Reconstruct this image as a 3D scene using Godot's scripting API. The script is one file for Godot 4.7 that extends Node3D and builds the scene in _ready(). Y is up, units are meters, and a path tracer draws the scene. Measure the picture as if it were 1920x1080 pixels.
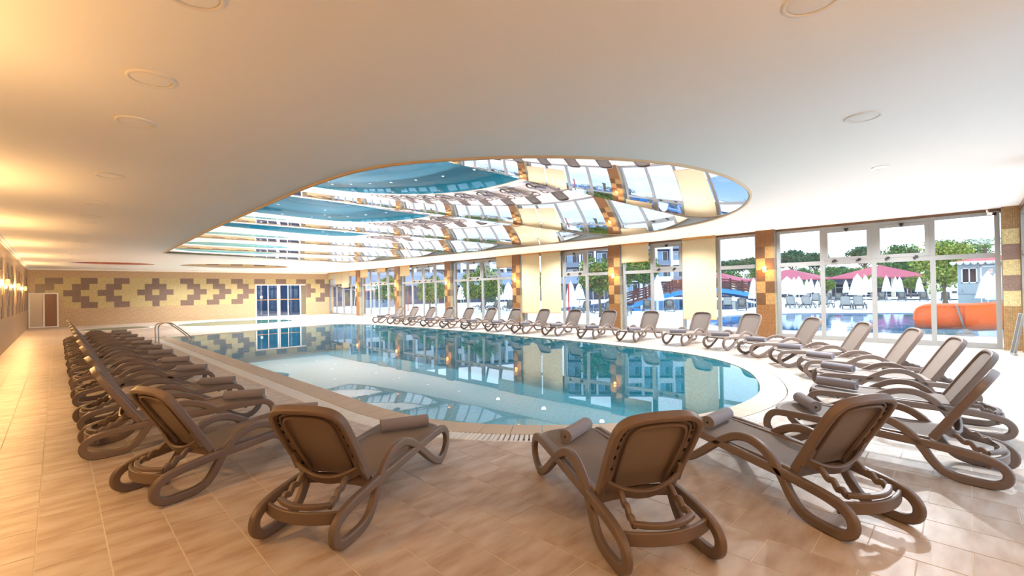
extends Node3D

# ------------------------------------------------------------------ measures
const F := 853.0
const YAW := 0.78574
const PITCH := 0.007835
const ROLL := -0.0175973
const EYE := Vector3(0, 1.7, 0)
const H := 3.62            # ceiling
const XL := -1.25          # left wall
const XW := 17.16          # glass plane of the window wall
const XP := 16.88          # face of its pillars
const ZB := -40.0          # back wall
const ZN := 0.95           # wall behind the photographer
const MIRROR_SAG := 0.15
const EXPOSURE := 1.42
const SKY_ENERGY := 1.5
const DOWNLIGHT := 17.5
const SCONCE := 1.4
const WALL_SCONCE := 5.2
const NEAR_SCONCE := 2.7

var M := {}
var rng := RandomNumberGenerator.new()

# ------------------------------------------------------------------ mesh builder
class MB:
	var v := PackedVector3Array()
	var n := PackedVector3Array()
	var c := PackedColorArray()
	var uv := PackedVector2Array()
	var ix := PackedInt32Array()
	var tint := Color.WHITE
	var tinted := false
	var mapped := false
	func vert(p: Vector3, nn: Vector3, t := Vector2.ZERO) -> int:
		v.append(p); n.append(nn)
		if tinted: c.append(tint)
		if mapped: uv.append(t)
		return v.size() - 1
	func tri(a: int, b: int, d: int) -> void:
		var g := (v[b] - v[a]).cross(v[d] - v[a])
		if g.dot(n[a] + n[b] + n[d]) > 0.0:
			ix.append(a); ix.append(d); ix.append(b)
		else:
			ix.append(a); ix.append(b); ix.append(d)
	func quad(a: Vector3, b: Vector3, d: Vector3, e: Vector3, nn: Vector3) -> void:
		var i := vert(a, nn, Vector2(0, 0)); vert(b, nn, Vector2(1, 0)); vert(d, nn, Vector2(1, 1)); vert(e, nn, Vector2(0, 1))
		tri(i, i + 1, i + 2); tri(i, i + 2, i + 3)
	func box(lo: Vector3, hi: Vector3) -> void:
		var p := [Vector3(lo.x, lo.y, lo.z), Vector3(hi.x, lo.y, lo.z), Vector3(hi.x, hi.y, lo.z), Vector3(lo.x, hi.y, lo.z), Vector3(lo.x, lo.y, hi.z), Vector3(hi.x, lo.y, hi.z), Vector3(hi.x, hi.y, hi.z), Vector3(lo.x, hi.y, hi.z)]
		quad(p[0], p[1], p[2], p[3], Vector3(0, 0, -1)); quad(p[4], p[5], p[6], p[7], Vector3(0, 0, 1))
		quad(p[0], p[3], p[7], p[4], Vector3(-1, 0, 0)); quad(p[1], p[2], p[6], p[5], Vector3(1, 0, 0))
		quad(p[0], p[1], p[5], p[4], Vector3(0, -1, 0)); quad(p[3], p[2], p[6], p[7], Vector3(0, 1, 0))
	func obox(t: Transform3D, s: Vector3) -> void:   # a box of size s about the origin of t
		var h := s / 2
		var k := v.size()
		box(-h, h)
		for i in range(k, v.size()):
			v[i] = t * v[i]
			n[i] = (t.basis * n[i]).normalized()
	func bar(a: Vector3, b: Vector3, w: float, d: float, up := Vector3.UP) -> void:   # a rectangular bar from a to b
		var z := (b - a).normalized()
		if absf(z.dot(up)) > 0.99: up = Vector3.RIGHT
		var x := up.cross(z).normalized()
		obox(Transform3D(Basis(x, z.cross(x), z), (a + b) / 2), Vector3(w, d, a.distance_to(b)))
	func prism(poly: PackedVector2Array, y0: float, y1: float, bottom := false) -> void:   # poly in x, z
		var t := Geometry2D.triangulate_polygon(poly)
		var k := v.size()
		for p in poly: vert(Vector3(p.x, y1, p.y), Vector3.UP, p)
		for i in range(0, t.size(), 3): tri(k + t[i], k + t[i + 1], k + t[i + 2])
		if bottom:
			k = v.size()
			for p in poly: vert(Vector3(p.x, y0, p.y), Vector3.DOWN, p)
			for i in range(0, t.size(), 3): tri(k + t[i], k + t[i + 1], k + t[i + 2])
		var cw := Geometry2D.is_polygon_clockwise(poly)
		for i in poly.size():
			var a := poly[i]
			var b := poly[(i + 1) % poly.size()]
			var o := (b - a).orthogonal().normalized() * (-1.0 if cw else 1.0)
			quad(Vector3(a.x, y0, a.y), Vector3(b.x, y0, b.y), Vector3(b.x, y1, b.y), Vector3(a.x, y1, a.y), Vector3(o.x, 0, o.y))
	func sweep(pts: Array, prof: PackedVector2Array, pn: PackedVector2Array, ref: Vector3, closed: bool, scale := []) -> void:
		var m := prof.size()
		var k := v.size()
		var cnt := pts.size()
		for i in cnt:
			var a: Vector3 = pts[(i - 1 + cnt) % cnt] if closed else pts[maxi(i - 1, 0)]
			var b: Vector3 = pts[(i + 1) % cnt] if closed else pts[mini(i + 1, cnt - 1)]
			var t := (b - a).normalized()
			var bb := (ref - t * ref.dot(t)).normalized()
			var nn := bb.cross(t)
			var s: float = scale[i] if scale.size() else 1.0
			for j in m:
				vert(pts[i] + (nn * prof[j].x + bb * prof[j].y) * s, nn * pn[j].x + bb * pn[j].y, Vector2(float(j) / m, float(i) / cnt))
		for i in (cnt if closed else cnt - 1):
			for j in m:
				var p := k + i * m + j
				var q := k + i * m + (j + 1) % m
				var r := k + ((i + 1) % cnt) * m + j
				var w := k + ((i + 1) % cnt) * m + (j + 1) % m
				tri(p, q, w); tri(p, w, r)
		if not closed:
			for e in [0, cnt - 1]:
				var o: Vector3 = (pts[0] - pts[1]).normalized() if e == 0 else (pts[cnt - 1] - pts[cnt - 2]).normalized()
				var f := vert(pts[e], o)
				for j in m: vert(v[k + e * m + j], o)
				for j in m: tri(f, f + 1 + j, f + 1 + (j + 1) % m)
	func lathe(prof: PackedVector2Array, segs: int, at := Vector3.ZERO, flute := 0.0, flutes := 8) -> void:   # prof: radius, height
		var k := v.size()
		var m := prof.size()
		for i in segs:
			var a := TAU * i / segs
			var w := 1.0 + flute * cos(a * flutes)
			for j in m:
				var d := prof[mini(j + 1, m - 1)] - prof[maxi(j - 1, 0)]
				var nr := Vector2(d.y, -d.x).normalized()
				vert(at + Vector3(cos(a) * prof[j].x * w, prof[j].y, sin(a) * prof[j].x * w), Vector3(cos(a) * nr.x, nr.y, sin(a) * nr.x).normalized())
		for i in segs:
			for j in m - 1:
				var p := k + i * m + j
				var r := k + ((i + 1) % segs) * m + j
				if prof[j].x > 1e-5: tri(p, r, r + 1)
				if prof[j + 1].x > 1e-5 or prof[j].x > 1e-5: tri(p, r + 1, p + 1)
	func mesh() -> ArrayMesh:
		var a := []
		a.resize(Mesh.ARRAY_MAX)
		a[Mesh.ARRAY_VERTEX] = v; a[Mesh.ARRAY_NORMAL] = n; a[Mesh.ARRAY_INDEX] = ix
		if tinted: a[Mesh.ARRAY_COLOR] = c
		if mapped: a[Mesh.ARRAY_TEX_UV] = uv
		var r := ArrayMesh.new()
		r.add_surface_from_arrays(Mesh.PRIMITIVE_TRIANGLES, a)
		return r

func rounded(w: float, h: float, r: float, per := 3) -> Array:   # profile of a rounded bar: points, normals
	var p := PackedVector2Array()
	var q := PackedVector2Array()
	for c in 4:
		var o := Vector2((w / 2 - r) * (1 if c in [0, 3] else -1), (h / 2 - r) * (1 if c in [0, 1] else -1))
		for i in per:
			var a := PI / 2 * c + PI / 2 * i / (per - 1)
			p.append(o + Vector2(cos(a), sin(a)) * r)
			q.append(Vector2(cos(a), sin(a)))
	return [p, q]

func ring_profile(r: float, segs := 10) -> Array:
	var p := PackedVector2Array()
	var q := PackedVector2Array()
	for i in segs:
		var a := TAU * i / segs
		p.append(Vector2(cos(a), sin(a)) * r)
		q.append(Vector2(cos(a), sin(a)))
	return [p, q]

func smooth(pts: Array, per: int, closed: bool) -> Array:   # Catmull-Rom through pts
	var out := []
	var m := pts.size()
	for i in (m if closed else m - 1):
		var p0 = pts[(i - 1 + m) % m] if closed else pts[maxi(i - 1, 0)]
		var p1 = pts[i]
		var p2 = pts[(i + 1) % m]
		var p3 = pts[(i + 2) % m] if closed else pts[mini(i + 2, m - 1)]
		for k in per:
			out.append(p1.cubic_interpolate(p2, p0, p3, float(k) / per))
	if not closed: out.append(pts[m - 1])
	return out

# ------------------------------------------------------------------ nodes
var used := {}
func numbered(called: String) -> String:
	var k: int = used.get(called, 0)
	used[called] = k + 1
	return called if k == 0 else "%s_%03d" % [called, k]

func tag(o: Node, label: String, category := "", group := "", kind := "") -> Node:
	o.set_meta("label", label)
	if category: o.set_meta("category", category)
	if group: o.set_meta("group", group)
	if kind: o.set_meta("kind", kind)
	return o

func thing(called: String, label: String, category: String, at := Vector3.ZERO, turn := 0.0, group := "", kind := "") -> Node3D:
	var o := Node3D.new()
	o.name = numbered(called)
	add_child(o)
	o.position = at
	o.rotation.y = turn
	tag(o, label, category, group, kind)
	return o

func obj(called: String, mesh: Mesh, mat: Material, parent: Node) -> MeshInstance3D:
	var o := MeshInstance3D.new()
	o.name = called
	o.mesh = mesh
	o.material_override = mat
	parent.add_child(o, true)
	return o

func part(called: String, b: MB, mat: Material, parent: Node) -> MeshInstance3D:
	return obj(called, b.mesh(), mat, parent)

func boxpart(called: String, lo: Vector3, hi: Vector3, mat: Material, parent: Node) -> MeshInstance3D:
	var b := MB.new()
	b.box(lo, hi)
	return part(called, b, mat, parent)

# ------------------------------------------------------------------ materials
func mat(col: Color, rough := 0.6, metal := 0.0) -> StandardMaterial3D:
	var m := StandardMaterial3D.new()
	m.albedo_color = col
	m.roughness = rough
	m.metallic = metal
	return m

func noise(freq: float, octaves := 4, size := 256, seed_ := 1, type := FastNoiseLite.TYPE_SIMPLEX_SMOOTH) -> NoiseTexture2D:
	var f := FastNoiseLite.new()
	f.noise_type = type
	f.frequency = freq
	f.fractal_octaves = octaves
	f.seed = seed_
	var t := NoiseTexture2D.new()
	t.noise = f
	t.width = size
	t.height = size
	t.seamless = true
	return t

func bumps(t: NoiseTexture2D) -> NoiseTexture2D:
	t.as_normal_map = true
	t.bump_strength = 3.0
	return t

func ramped(t: NoiseTexture2D, cols: Array, offs: Array) -> NoiseTexture2D:
	var g := Gradient.new()
	g.offsets = PackedFloat32Array(offs)
	g.colors = PackedColorArray(cols)
	t.color_ramp = g
	return t

func mosaic_image(base: Color, joint: Color, spread: float, seed_: int) -> ImageTexture:   # 16 x 16 small glazed tiles with joints
	var im := Image.create(256, 256, false, Image.FORMAT_RGB8)
	im.fill(joint)
	var r := RandomNumberGenerator.new()
	r.seed = seed_
	for i in 16:
		for j in 16:
			var k := 1.0 + r.randf_range(-spread, spread)
			im.fill_rect(Rect2i(i * 16 + 1, j * 16 + 1, 14, 14), Color(base.r * k, base.g * k * (1.0 + r.randf_range(-0.03, 0.03)), base.b * k))
	return ImageTexture.create_from_image(im)

func mosaic(base: Color, joint: Color, seed_: int, rough := 0.35, spread := 0.09) -> StandardMaterial3D:
	var m := mat(Color.WHITE, rough)
	m.albedo_texture = mosaic_image(base, joint, spread, seed_)
	m.uv1_triplanar = true
	m.uv1_world_triplanar = true
	m.uv1_scale = Vector3.ONE / 0.64
	return m

func glass_mat(col: Color, a: float) -> StandardMaterial3D:
	var m := mat(Color(col.r, col.g, col.b, a), 0.0)
	m.transparency = BaseMaterial3D.TRANSPARENCY_ALPHA
	return m

func make_materials() -> void:
	M.white = mat(Color(0.93, 0.92, 0.90), 0.7)
	M.ceiling = mat(Color(0.955, 0.95, 0.94), 0.75)
	M.aluminium = mat(Color(0.55, 0.55, 0.54), 0.38, 0.25)
	M.dark_metal = mat(Color(0.06, 0.06, 0.065), 0.5)
	M.chrome = mat(Color(0.85, 0.84, 0.82), 0.12, 1.0)
	M.glass = glass_mat(Color(0.8, 0.9, 0.92), 0.01)
	M.wall = mosaic(Color(0.71, 0.60, 0.46), Color(0.62, 0.52, 0.40), 3)
	M.panel_light = mosaic(Color(0.71, 0.64, 0.45), Color(0.64, 0.57, 0.40), 4)
	M.panel_dark = mosaic(Color(0.44, 0.35, 0.30), Color(0.49, 0.41, 0.36), 5)
	M.pillar = mosaic(Color(0.47, 0.325, 0.19), Color(0.34, 0.235, 0.145), 6)
	M.pillar_light = mosaic(Color(0.57, 0.44, 0.27), Color(0.41, 0.31, 0.19), 7)
	M.pillar_dark = mosaic(Color(0.335, 0.235, 0.155), Color(0.27, 0.195, 0.135), 8)
	M.pool_tile = mosaic(Color(0.05, 0.65, 0.77), Color(0.30, 0.76, 0.83), 9, 0.4, 0.15)
	M.kid_tile = mosaic(Color(0.62, 0.72, 0.60), Color(0.72, 0.78, 0.68), 10, 0.4)
	M.out_tile = mosaic(Color(0.16, 0.52, 0.72), Color(0.3, 0.62, 0.78), 11, 0.4, 0.2)
	for k in 3:
		var m := mat(Color(1, 1, 1), 0.42)
		m.albedo_texture = ramped(noise(0.012, 5, 512, 21 + k), [Color(0.71, 0.62, 0.545), Color(0.765, 0.695, 0.63), Color(0.79, 0.73, 0.675), Color(0.82, 0.775, 0.73)], [0.12, 0.42, 0.6, 0.88])
		m.uv1_triplanar = true
		m.uv1_world_triplanar = true
		m.uv1_scale = Vector3(0.3, 0.7, 0.9)
		m.uv1_offset = Vector3(0.31 * k, 0, 0.57 * k)
		M["tile%d" % k] = m
	M.grout = mat(Color(0.88, 0.84, 0.79), 0.85)
	M.coping = mat(Color(0.83, 0.76, 0.67), 0.5)
	M.grating = mat(Color(0.96, 0.955, 0.94), 0.5)
	M.slot = mat(Color(0.22, 0.2, 0.18), 0.8)
	M.water = glass_mat(Color(0.04, 0.60, 0.665), 0.38)
	M.water.metallic_specular = 0.34
	M.out_water = glass_mat(Color(0.06, 0.42, 0.64), 0.75)
	M.out_water.metallic_specular = 0.32
	var nw := noise(0.03, 3, 256, 50)
	nw.as_normal_map = true
	nw.bump_strength = 1.2
	M.out_water.normal_enabled = true
	M.out_water.normal_texture = nw
	M.out_water.normal_scale = 0.08
	M.out_water.uv1_triplanar = true
	M.out_water.uv1_world_triplanar = true
	M.out_water.uv1_scale = Vector3(0.25, 0.25, 0.08)
	M.mirror = mat(Color(0.86, 0.87, 0.92), 0.02, 1.0)
	M.red_film = mat(Color(0.75, 0.10, 0.04), 0.25)
	# loungers
	M.resin = mat(Color(0.455, 0.39, 0.35), 0.42)
	M.sling = mat(Color(0.53, 0.475, 0.435), 0.7)
	M.sling.normal_enabled = true
	M.sling.normal_texture = bumps(noise(0.35, 2, 128, 60))
	M.sling.uv1_triplanar = true
	M.sling.uv1_scale = Vector3.ONE * 6
	M.rubber = mat(Color(0.05, 0.045, 0.04), 0.8)
	M.resin_grey = mat(Color(0.40, 0.40, 0.41), 0.45)
	M.sling_grey = mat(Color(0.56, 0.55, 0.53), 0.7)
	M.towel = mat(Color(0.56, 0.54, 0.56), 0.95)
	M.towel.rim_enabled = true
	M.towel.rim = 0.5
	M.towel.normal_enabled = true
	M.towel.normal_texture = bumps(noise(0.12, 3, 256, 61))
	M.towel.uv1_triplanar = true
	M.towel.uv1_scale = Vector3.ONE * 5
	# blinds
	M.blind = mat(Color(0.72, 0.65, 0.52), 0.9)
	M.blind.backlight_enabled = true
	M.blind.backlight = Color(0.5, 0.45, 0.33)
	M.blind_bar = mat(Color(0.72, 0.52, 0.28), 0.6)
	# outdoors
	M.deck = mat(Color(1, 1, 1), 0.8)
	M.deck.albedo_texture = ramped(noise(0.015, 4, 512, 70), [Color(0.80, 0.79, 0.77), Color(0.88, 0.87, 0.85)], [0.2, 0.8])
	M.deck.uv1_triplanar = true
	M.deck.uv1_world_triplanar = true
	M.deck.uv1_scale = Vector3.ONE * 0.12
	M.leaf = mat(Color(0.95, 0.95, 0.95), 0.7)
	M.leaf.metallic_specular = 0.2
	M.leaf.vertex_color_use_as_albedo = true
	M.leaf.backlight_enabled = true
	M.leaf.backlight = Color(0.5, 0.5, 0.5)
	M.bark = mat(Color(0.40, 0.34, 0.28), 0.9)
	M.fruit = mat(Color(0.90, 0.45, 0.06), 0.5)
	M.canvas = mat(Color(0.93, 0.93, 0.92), 0.85)
	M.canvas.backlight_enabled = true
	M.canvas.backlight = Color(0.3, 0.3, 0.3)
	M.navy = mat(Color(0.20, 0.23, 0.36), 0.6)
	M.slate = mat(Color(0.45, 0.49, 0.56), 0.7)
	M.render_white = mat(Color(0.86, 0.87, 0.88), 0.8)
	M.pane_dark = mat(Color(0.10, 0.13, 0.18), 0.08)
	M.pane_sky = mat(Color(0.45, 0.60, 0.72), 0.08)
	M.pink_roof = mat(Color(0.66, 0.27, 0.34), 0.8)
	M.red = mat(Color(0.80, 0.09, 0.08), 0.5)
	M.bridge_wood = mat(Color(0.36, 0.14, 0.11), 0.7)
	M.bridge_blue = mat(Color(0.16, 0.55, 0.80), 0.5)
	M.orange = mat(Color(0.93, 0.39, 0.05), 0.28)
	M.kiosk = mat(Color(0.58, 0.63, 0.64), 0.6)
	M.stone = mat(Color(0.74, 0.70, 0.64), 0.9)
	M.column = mat(Color(0.80, 0.76, 0.66), 0.8)
	M.blue_lit_wall = mat(Color(0.18, 0.36, 0.55), 0.5)  # lobby walls, with the blue light in there painted as their colour

# ------------------------------------------------------------------ camera and light
func camera_and_light() -> void:
	var f := Vector3(sin(YAW) * cos(PITCH), sin(PITCH), -cos(YAW) * cos(PITCH))
	var r := Vector3(cos(YAW), 0, sin(YAW))
	var u := r.cross(f)
	var cam := Camera3D.new()
	cam.name = "camera"
	add_child(cam)
	cam.transform = Transform3D(Basis(r * cos(ROLL) + u * sin(ROLL), u * cos(ROLL) - r * sin(ROLL), -f), EYE)
	cam.fov = rad_to_deg(2.0 * atan(540.0 / F))
	cam.near = 0.05
	cam.far = 600.0
	cam.current = true
	var e := Environment.new()
	var sky := Sky.new()
	var sm := ProceduralSkyMaterial.new()
	sm.sky_top_color = Color(0.78, 0.89, 1.0)
	sm.sky_horizon_color = Color(0.91, 0.955, 1.0)
	sm.ground_horizon_color = Color(0.85, 0.86, 0.86)
	sm.ground_bottom_color = Color(0.6, 0.6, 0.6)
	sm.sky_energy_multiplier = SKY_ENERGY
	sm.ground_energy_multiplier = 1.0
	sm.sun_angle_max = 0.0
	sky.sky_material = sm
	e.background_mode = Environment.BG_SKY
	e.sky = sky
	e.tonemap_mode = Environment.TONE_MAPPER_LINEAR
	e.tonemap_exposure = EXPOSURE
	e.sdfgi_enabled = true
	e.ssao_enabled = true
	e.ssil_enabled = true
	var w := WorldEnvironment.new()
	w.name = "environment"
	w.environment = e
	add_child(w)

# direction helpers: the world z at plane x for a column of the photograph
func bear(px: float, x: float) -> float:
	return -x / tan(YAW + atan((px - 960.0) / F))

# ------------------------------------------------------------------ pool and ceiling outlines (x, z)
func v2(a: Array) -> Array:
	var o := []
	for p in a: o.append(Vector2(p[0], p[1]))
	return o

func water_outline() -> PackedVector2Array:
	var c := smooth(v2([[3.42, -7.2], [3.42, -6.2], [3.55, -5.2], [3.95, -4.35], [4.5, -3.68], [5.1, -3.15], [5.7, -2.78], [6.4, -2.5], [7.2, -2.37], [8.1, -2.42], [9.1, -2.75], [10.1, -3.28], [11.0, -4.1], [11.65, -5.2], [12.0, -6.8], [12.3, -8.9], [12.45, -11.3]]), 4, false)
	var p := PackedVector2Array(c)
	for q in [[12.66, -14.6], [12.72, -18.9], [12.5, -23.4], [12.3, -24.6], [11.9, -25.6], [11.2, -26.1], [8.7, -25.7], [5.9, -24.8], [3.42, -24.2], [3.42, -15.0]]: p.append(Vector2(q[0], q[1]))
	return p

func grown(p: PackedVector2Array, d: float) -> PackedVector2Array:
	var r := Geometry2D.offset_polygon(p, d, Geometry2D.JOIN_MITER)
	return r[0]

func ellipse(cx: float, cz: float, rx: float, rz: float, segs := 48) -> PackedVector2Array:
	var p := PackedVector2Array()
	for i in segs:
		var a := TAU * i / segs
		p.append(Vector2(cx + cos(a) * rx, cz + sin(a) * rz))
	return p

func cutout_outline() -> PackedVector2Array:
	var c := smooth(v2([[3.14, -8.6], [3.17, -7.9], [3.27, -6.9], [3.45, -6.2], [3.75, -5.6], [4.2, -5.0], [4.7, -4.42], [5.3, -3.92], [6.0, -3.48], [6.8, -3.12], [7.7, -2.93], [8.7, -2.9], [9.9, -3.06], [11.1, -3.5], [12.3, -4.28], [13.25, -5.35], [13.95, -6.9], [14.15, -8.5]]), 4, false)
	var p := PackedVector2Array(c)
	for q in [[14.2, -10.2], [14.05, -14.3], [13.6, -19.8], [12.95, -24.3], [12.3, -26.1], [8.9, -25.25], [6.2, -24.5], [3.25, -24.25], [3.1, -15.0]]: p.append(Vector2(q[0], q[1]))
	return p

const KID := [8.3, -33.4, 3.2, 2.9]
const TUB := [2.3, -33.9, 1.55, 1.5]

# a CSG slab with holes cut straight through it
func slab(called: String, lo: Vector3, hi: Vector3, holes: Array, m: Material, parent: Node) -> CSGCombiner3D:
	var g := CSGCombiner3D.new()
	g.name = called
	parent.add_child(g, true)
	var b := CSGBox3D.new()
	b.name = "slab"
	b.size = hi - lo
	b.position = (lo + hi) / 2
	b.material = m
	g.add_child(b)
	for h in holes:
		var c := CSGPolygon3D.new()
		c.name = "opening"
		var p := PackedVector2Array()
		for q in h: p.append(Vector2(q.x, -q.y))
		c.polygon = p
		c.mode = CSGPolygon3D.MODE_DEPTH
		c.depth = 40.0
		c.rotation.x = -PI / 2
		c.position.y = 20.0
		c.operation = CSGShape3D.OPERATION_SUBTRACTION
		c.material = m
		g.add_child(c, true)
	return g

# a strip of quads between two offsets of one outline
func ring_strip(b: MB, inner: PackedVector2Array, outer: PackedVector2Array, y: float) -> void:
	for i in inner.size():
		var j := (i + 1) % inner.size()
		b.quad(Vector3(inner[i].x, y, inner[i].y), Vector3(inner[j].x, y, inner[j].y), Vector3(outer[j].x, y, outer[j].y), Vector3(outer[i].x, y, outer[i].y), Vector3.UP)

func even(p: PackedVector2Array, step: float) -> Array:   # [points, outward normals] evenly along an outline
	var total := 0.0
	for i in p.size(): total += p[i].distance_to(p[(i + 1) % p.size()])
	var cnt := int(round(total / step))
	var pts := PackedVector2Array()
	var nor := PackedVector2Array()
	var sgn := -1.0 if Geometry2D.is_polygon_clockwise(p) else 1.0
	var at := 0.0
	var i := 0
	var done := 0.0
	for k in cnt:
		var want := total * k / cnt
		while done + p[i].distance_to(p[(i + 1) % p.size()]) < want:
			done += p[i].distance_to(p[(i + 1) % p.size()])
			i += 1
		var a := p[i]
		var b2 := p[(i + 1) % p.size()]
		var t := (want - done) / maxf(a.distance_to(b2), 1e-6)
		pts.append(a.lerp(b2, t))
		nor.append((b2 - a).orthogonal().normalized() * sgn)
	var sm := PackedVector2Array()
	for k in cnt: sm.append((nor[(k - 1 + cnt) % cnt] + nor[k] + nor[(k + 1) % cnt]).normalized())
	return [pts, sm]

# ------------------------------------------------------------------ floor
func build_floor() -> void:
	var fl := thing("floor", "beige stone-look tile floor running round the indoor pool", "floor", Vector3.ZERO, 0, "", "structure")
	var hole := grown(water_outline(), 0.66)
	var kid := ellipse(KID[0], KID[1], KID[2] + 0.3, KID[3] + 0.3)
	var tub := ellipse(TUB[0], TUB[1], TUB[2] + 0.25, TUB[3] + 0.25)
	slab("grout_bed", Vector3(XL - 0.3, -0.3, ZB - 0.3), Vector3(XW + 0.15, -0.0025, ZN + 0.3), [grown(water_outline(), 0.6), ellipse(KID[0], KID[1], KID[2] + 0.2, KID[3] + 0.2), ellipse(TUB[0], TUB[1], TUB[2] + 0.2, TUB[3] + 0.2)], M.grout, fl)
	var w := 0.35
	var l := 0.49
	var g := 0.004
	var list := []
	var ncol := int(ceil((XW - XL) / w)) + 1
	for i in range(-5, ncol):
		var x0 := 0.235 + w * i
		if x0 + w < XL or x0 > XW - 0.05: continue
		var off := (0.245 if i % 2 else 0.0) + 0.03
		for k in range(-4, 84):
			var z1 := ZN - l * k + off
			var z0 := z1 - l
			if z1 < ZB or z0 > ZN: continue
			var q := PackedVector2Array([Vector2(maxf(x0, XL) + g, maxf(z0, ZB) + g), Vector2(minf(x0 + w, XW - 0.05) - g, maxf(z0, ZB) + g), Vector2(minf(x0 + w, XW - 0.05) - g, minf(z1, ZN) - g), Vector2(maxf(x0, XL) + g, minf(z1, ZN) - g)])
			if q[1].x - q[0].x < 0.02 or q[2].y - q[1].y < 0.02: continue
			var c := (q[0] + q[2]) / 2
			var parts := [q]
			for hh in [hole, kid, tub]:
				var nx := []
				for pp in parts: nx.append_array(Geometry2D.clip_polygons(pp, hh))
				parts = nx
			for pp in parts:
				if pp.size() < 3 or Geometry2D.is_polygon_clockwise(pp) != Geometry2D.is_polygon_clockwise(q): continue
				var d := Vector3(c.x, 0, c.y) - EYE
				var fw := Vector3(sin(YAW), 0, -cos(YAW))
				var rt := Vector3(cos(YAW), 0, sin(YAW))
				var dep := d.dot(fw)
				var sx := d.dot(rt) / maxf(dep, 0.01)
				var seen := dep > 0.4 and absf(sx) < 1.2 and 1.7 / dep < 0.68
				list.append([dep * dep * dep if seen else 1e9, pp, (i * 7 + k * 3 + (i * k) % 5) % 3])
	list.sort_custom(func(a, b): return a[0] < b[0])
	var far := [MB.new(), MB.new(), MB.new()]
	for i in list.size():
		var b: MB = MB.new() if i < 300 else far[list[i][2]]
		if Geometry2D.triangulate_polygon(list[i][1]).is_empty(): continue
		b.prism(list[i][1], -0.02, 0.0)
		if i < 300: part("tile", b, M["tile%d" % list[i][2]], fl)
	for k in 3:
		var o := part("distant_tiles", far[k], M["tile%d" % k], fl)
		o.set_meta("kind", "stuff")

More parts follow.
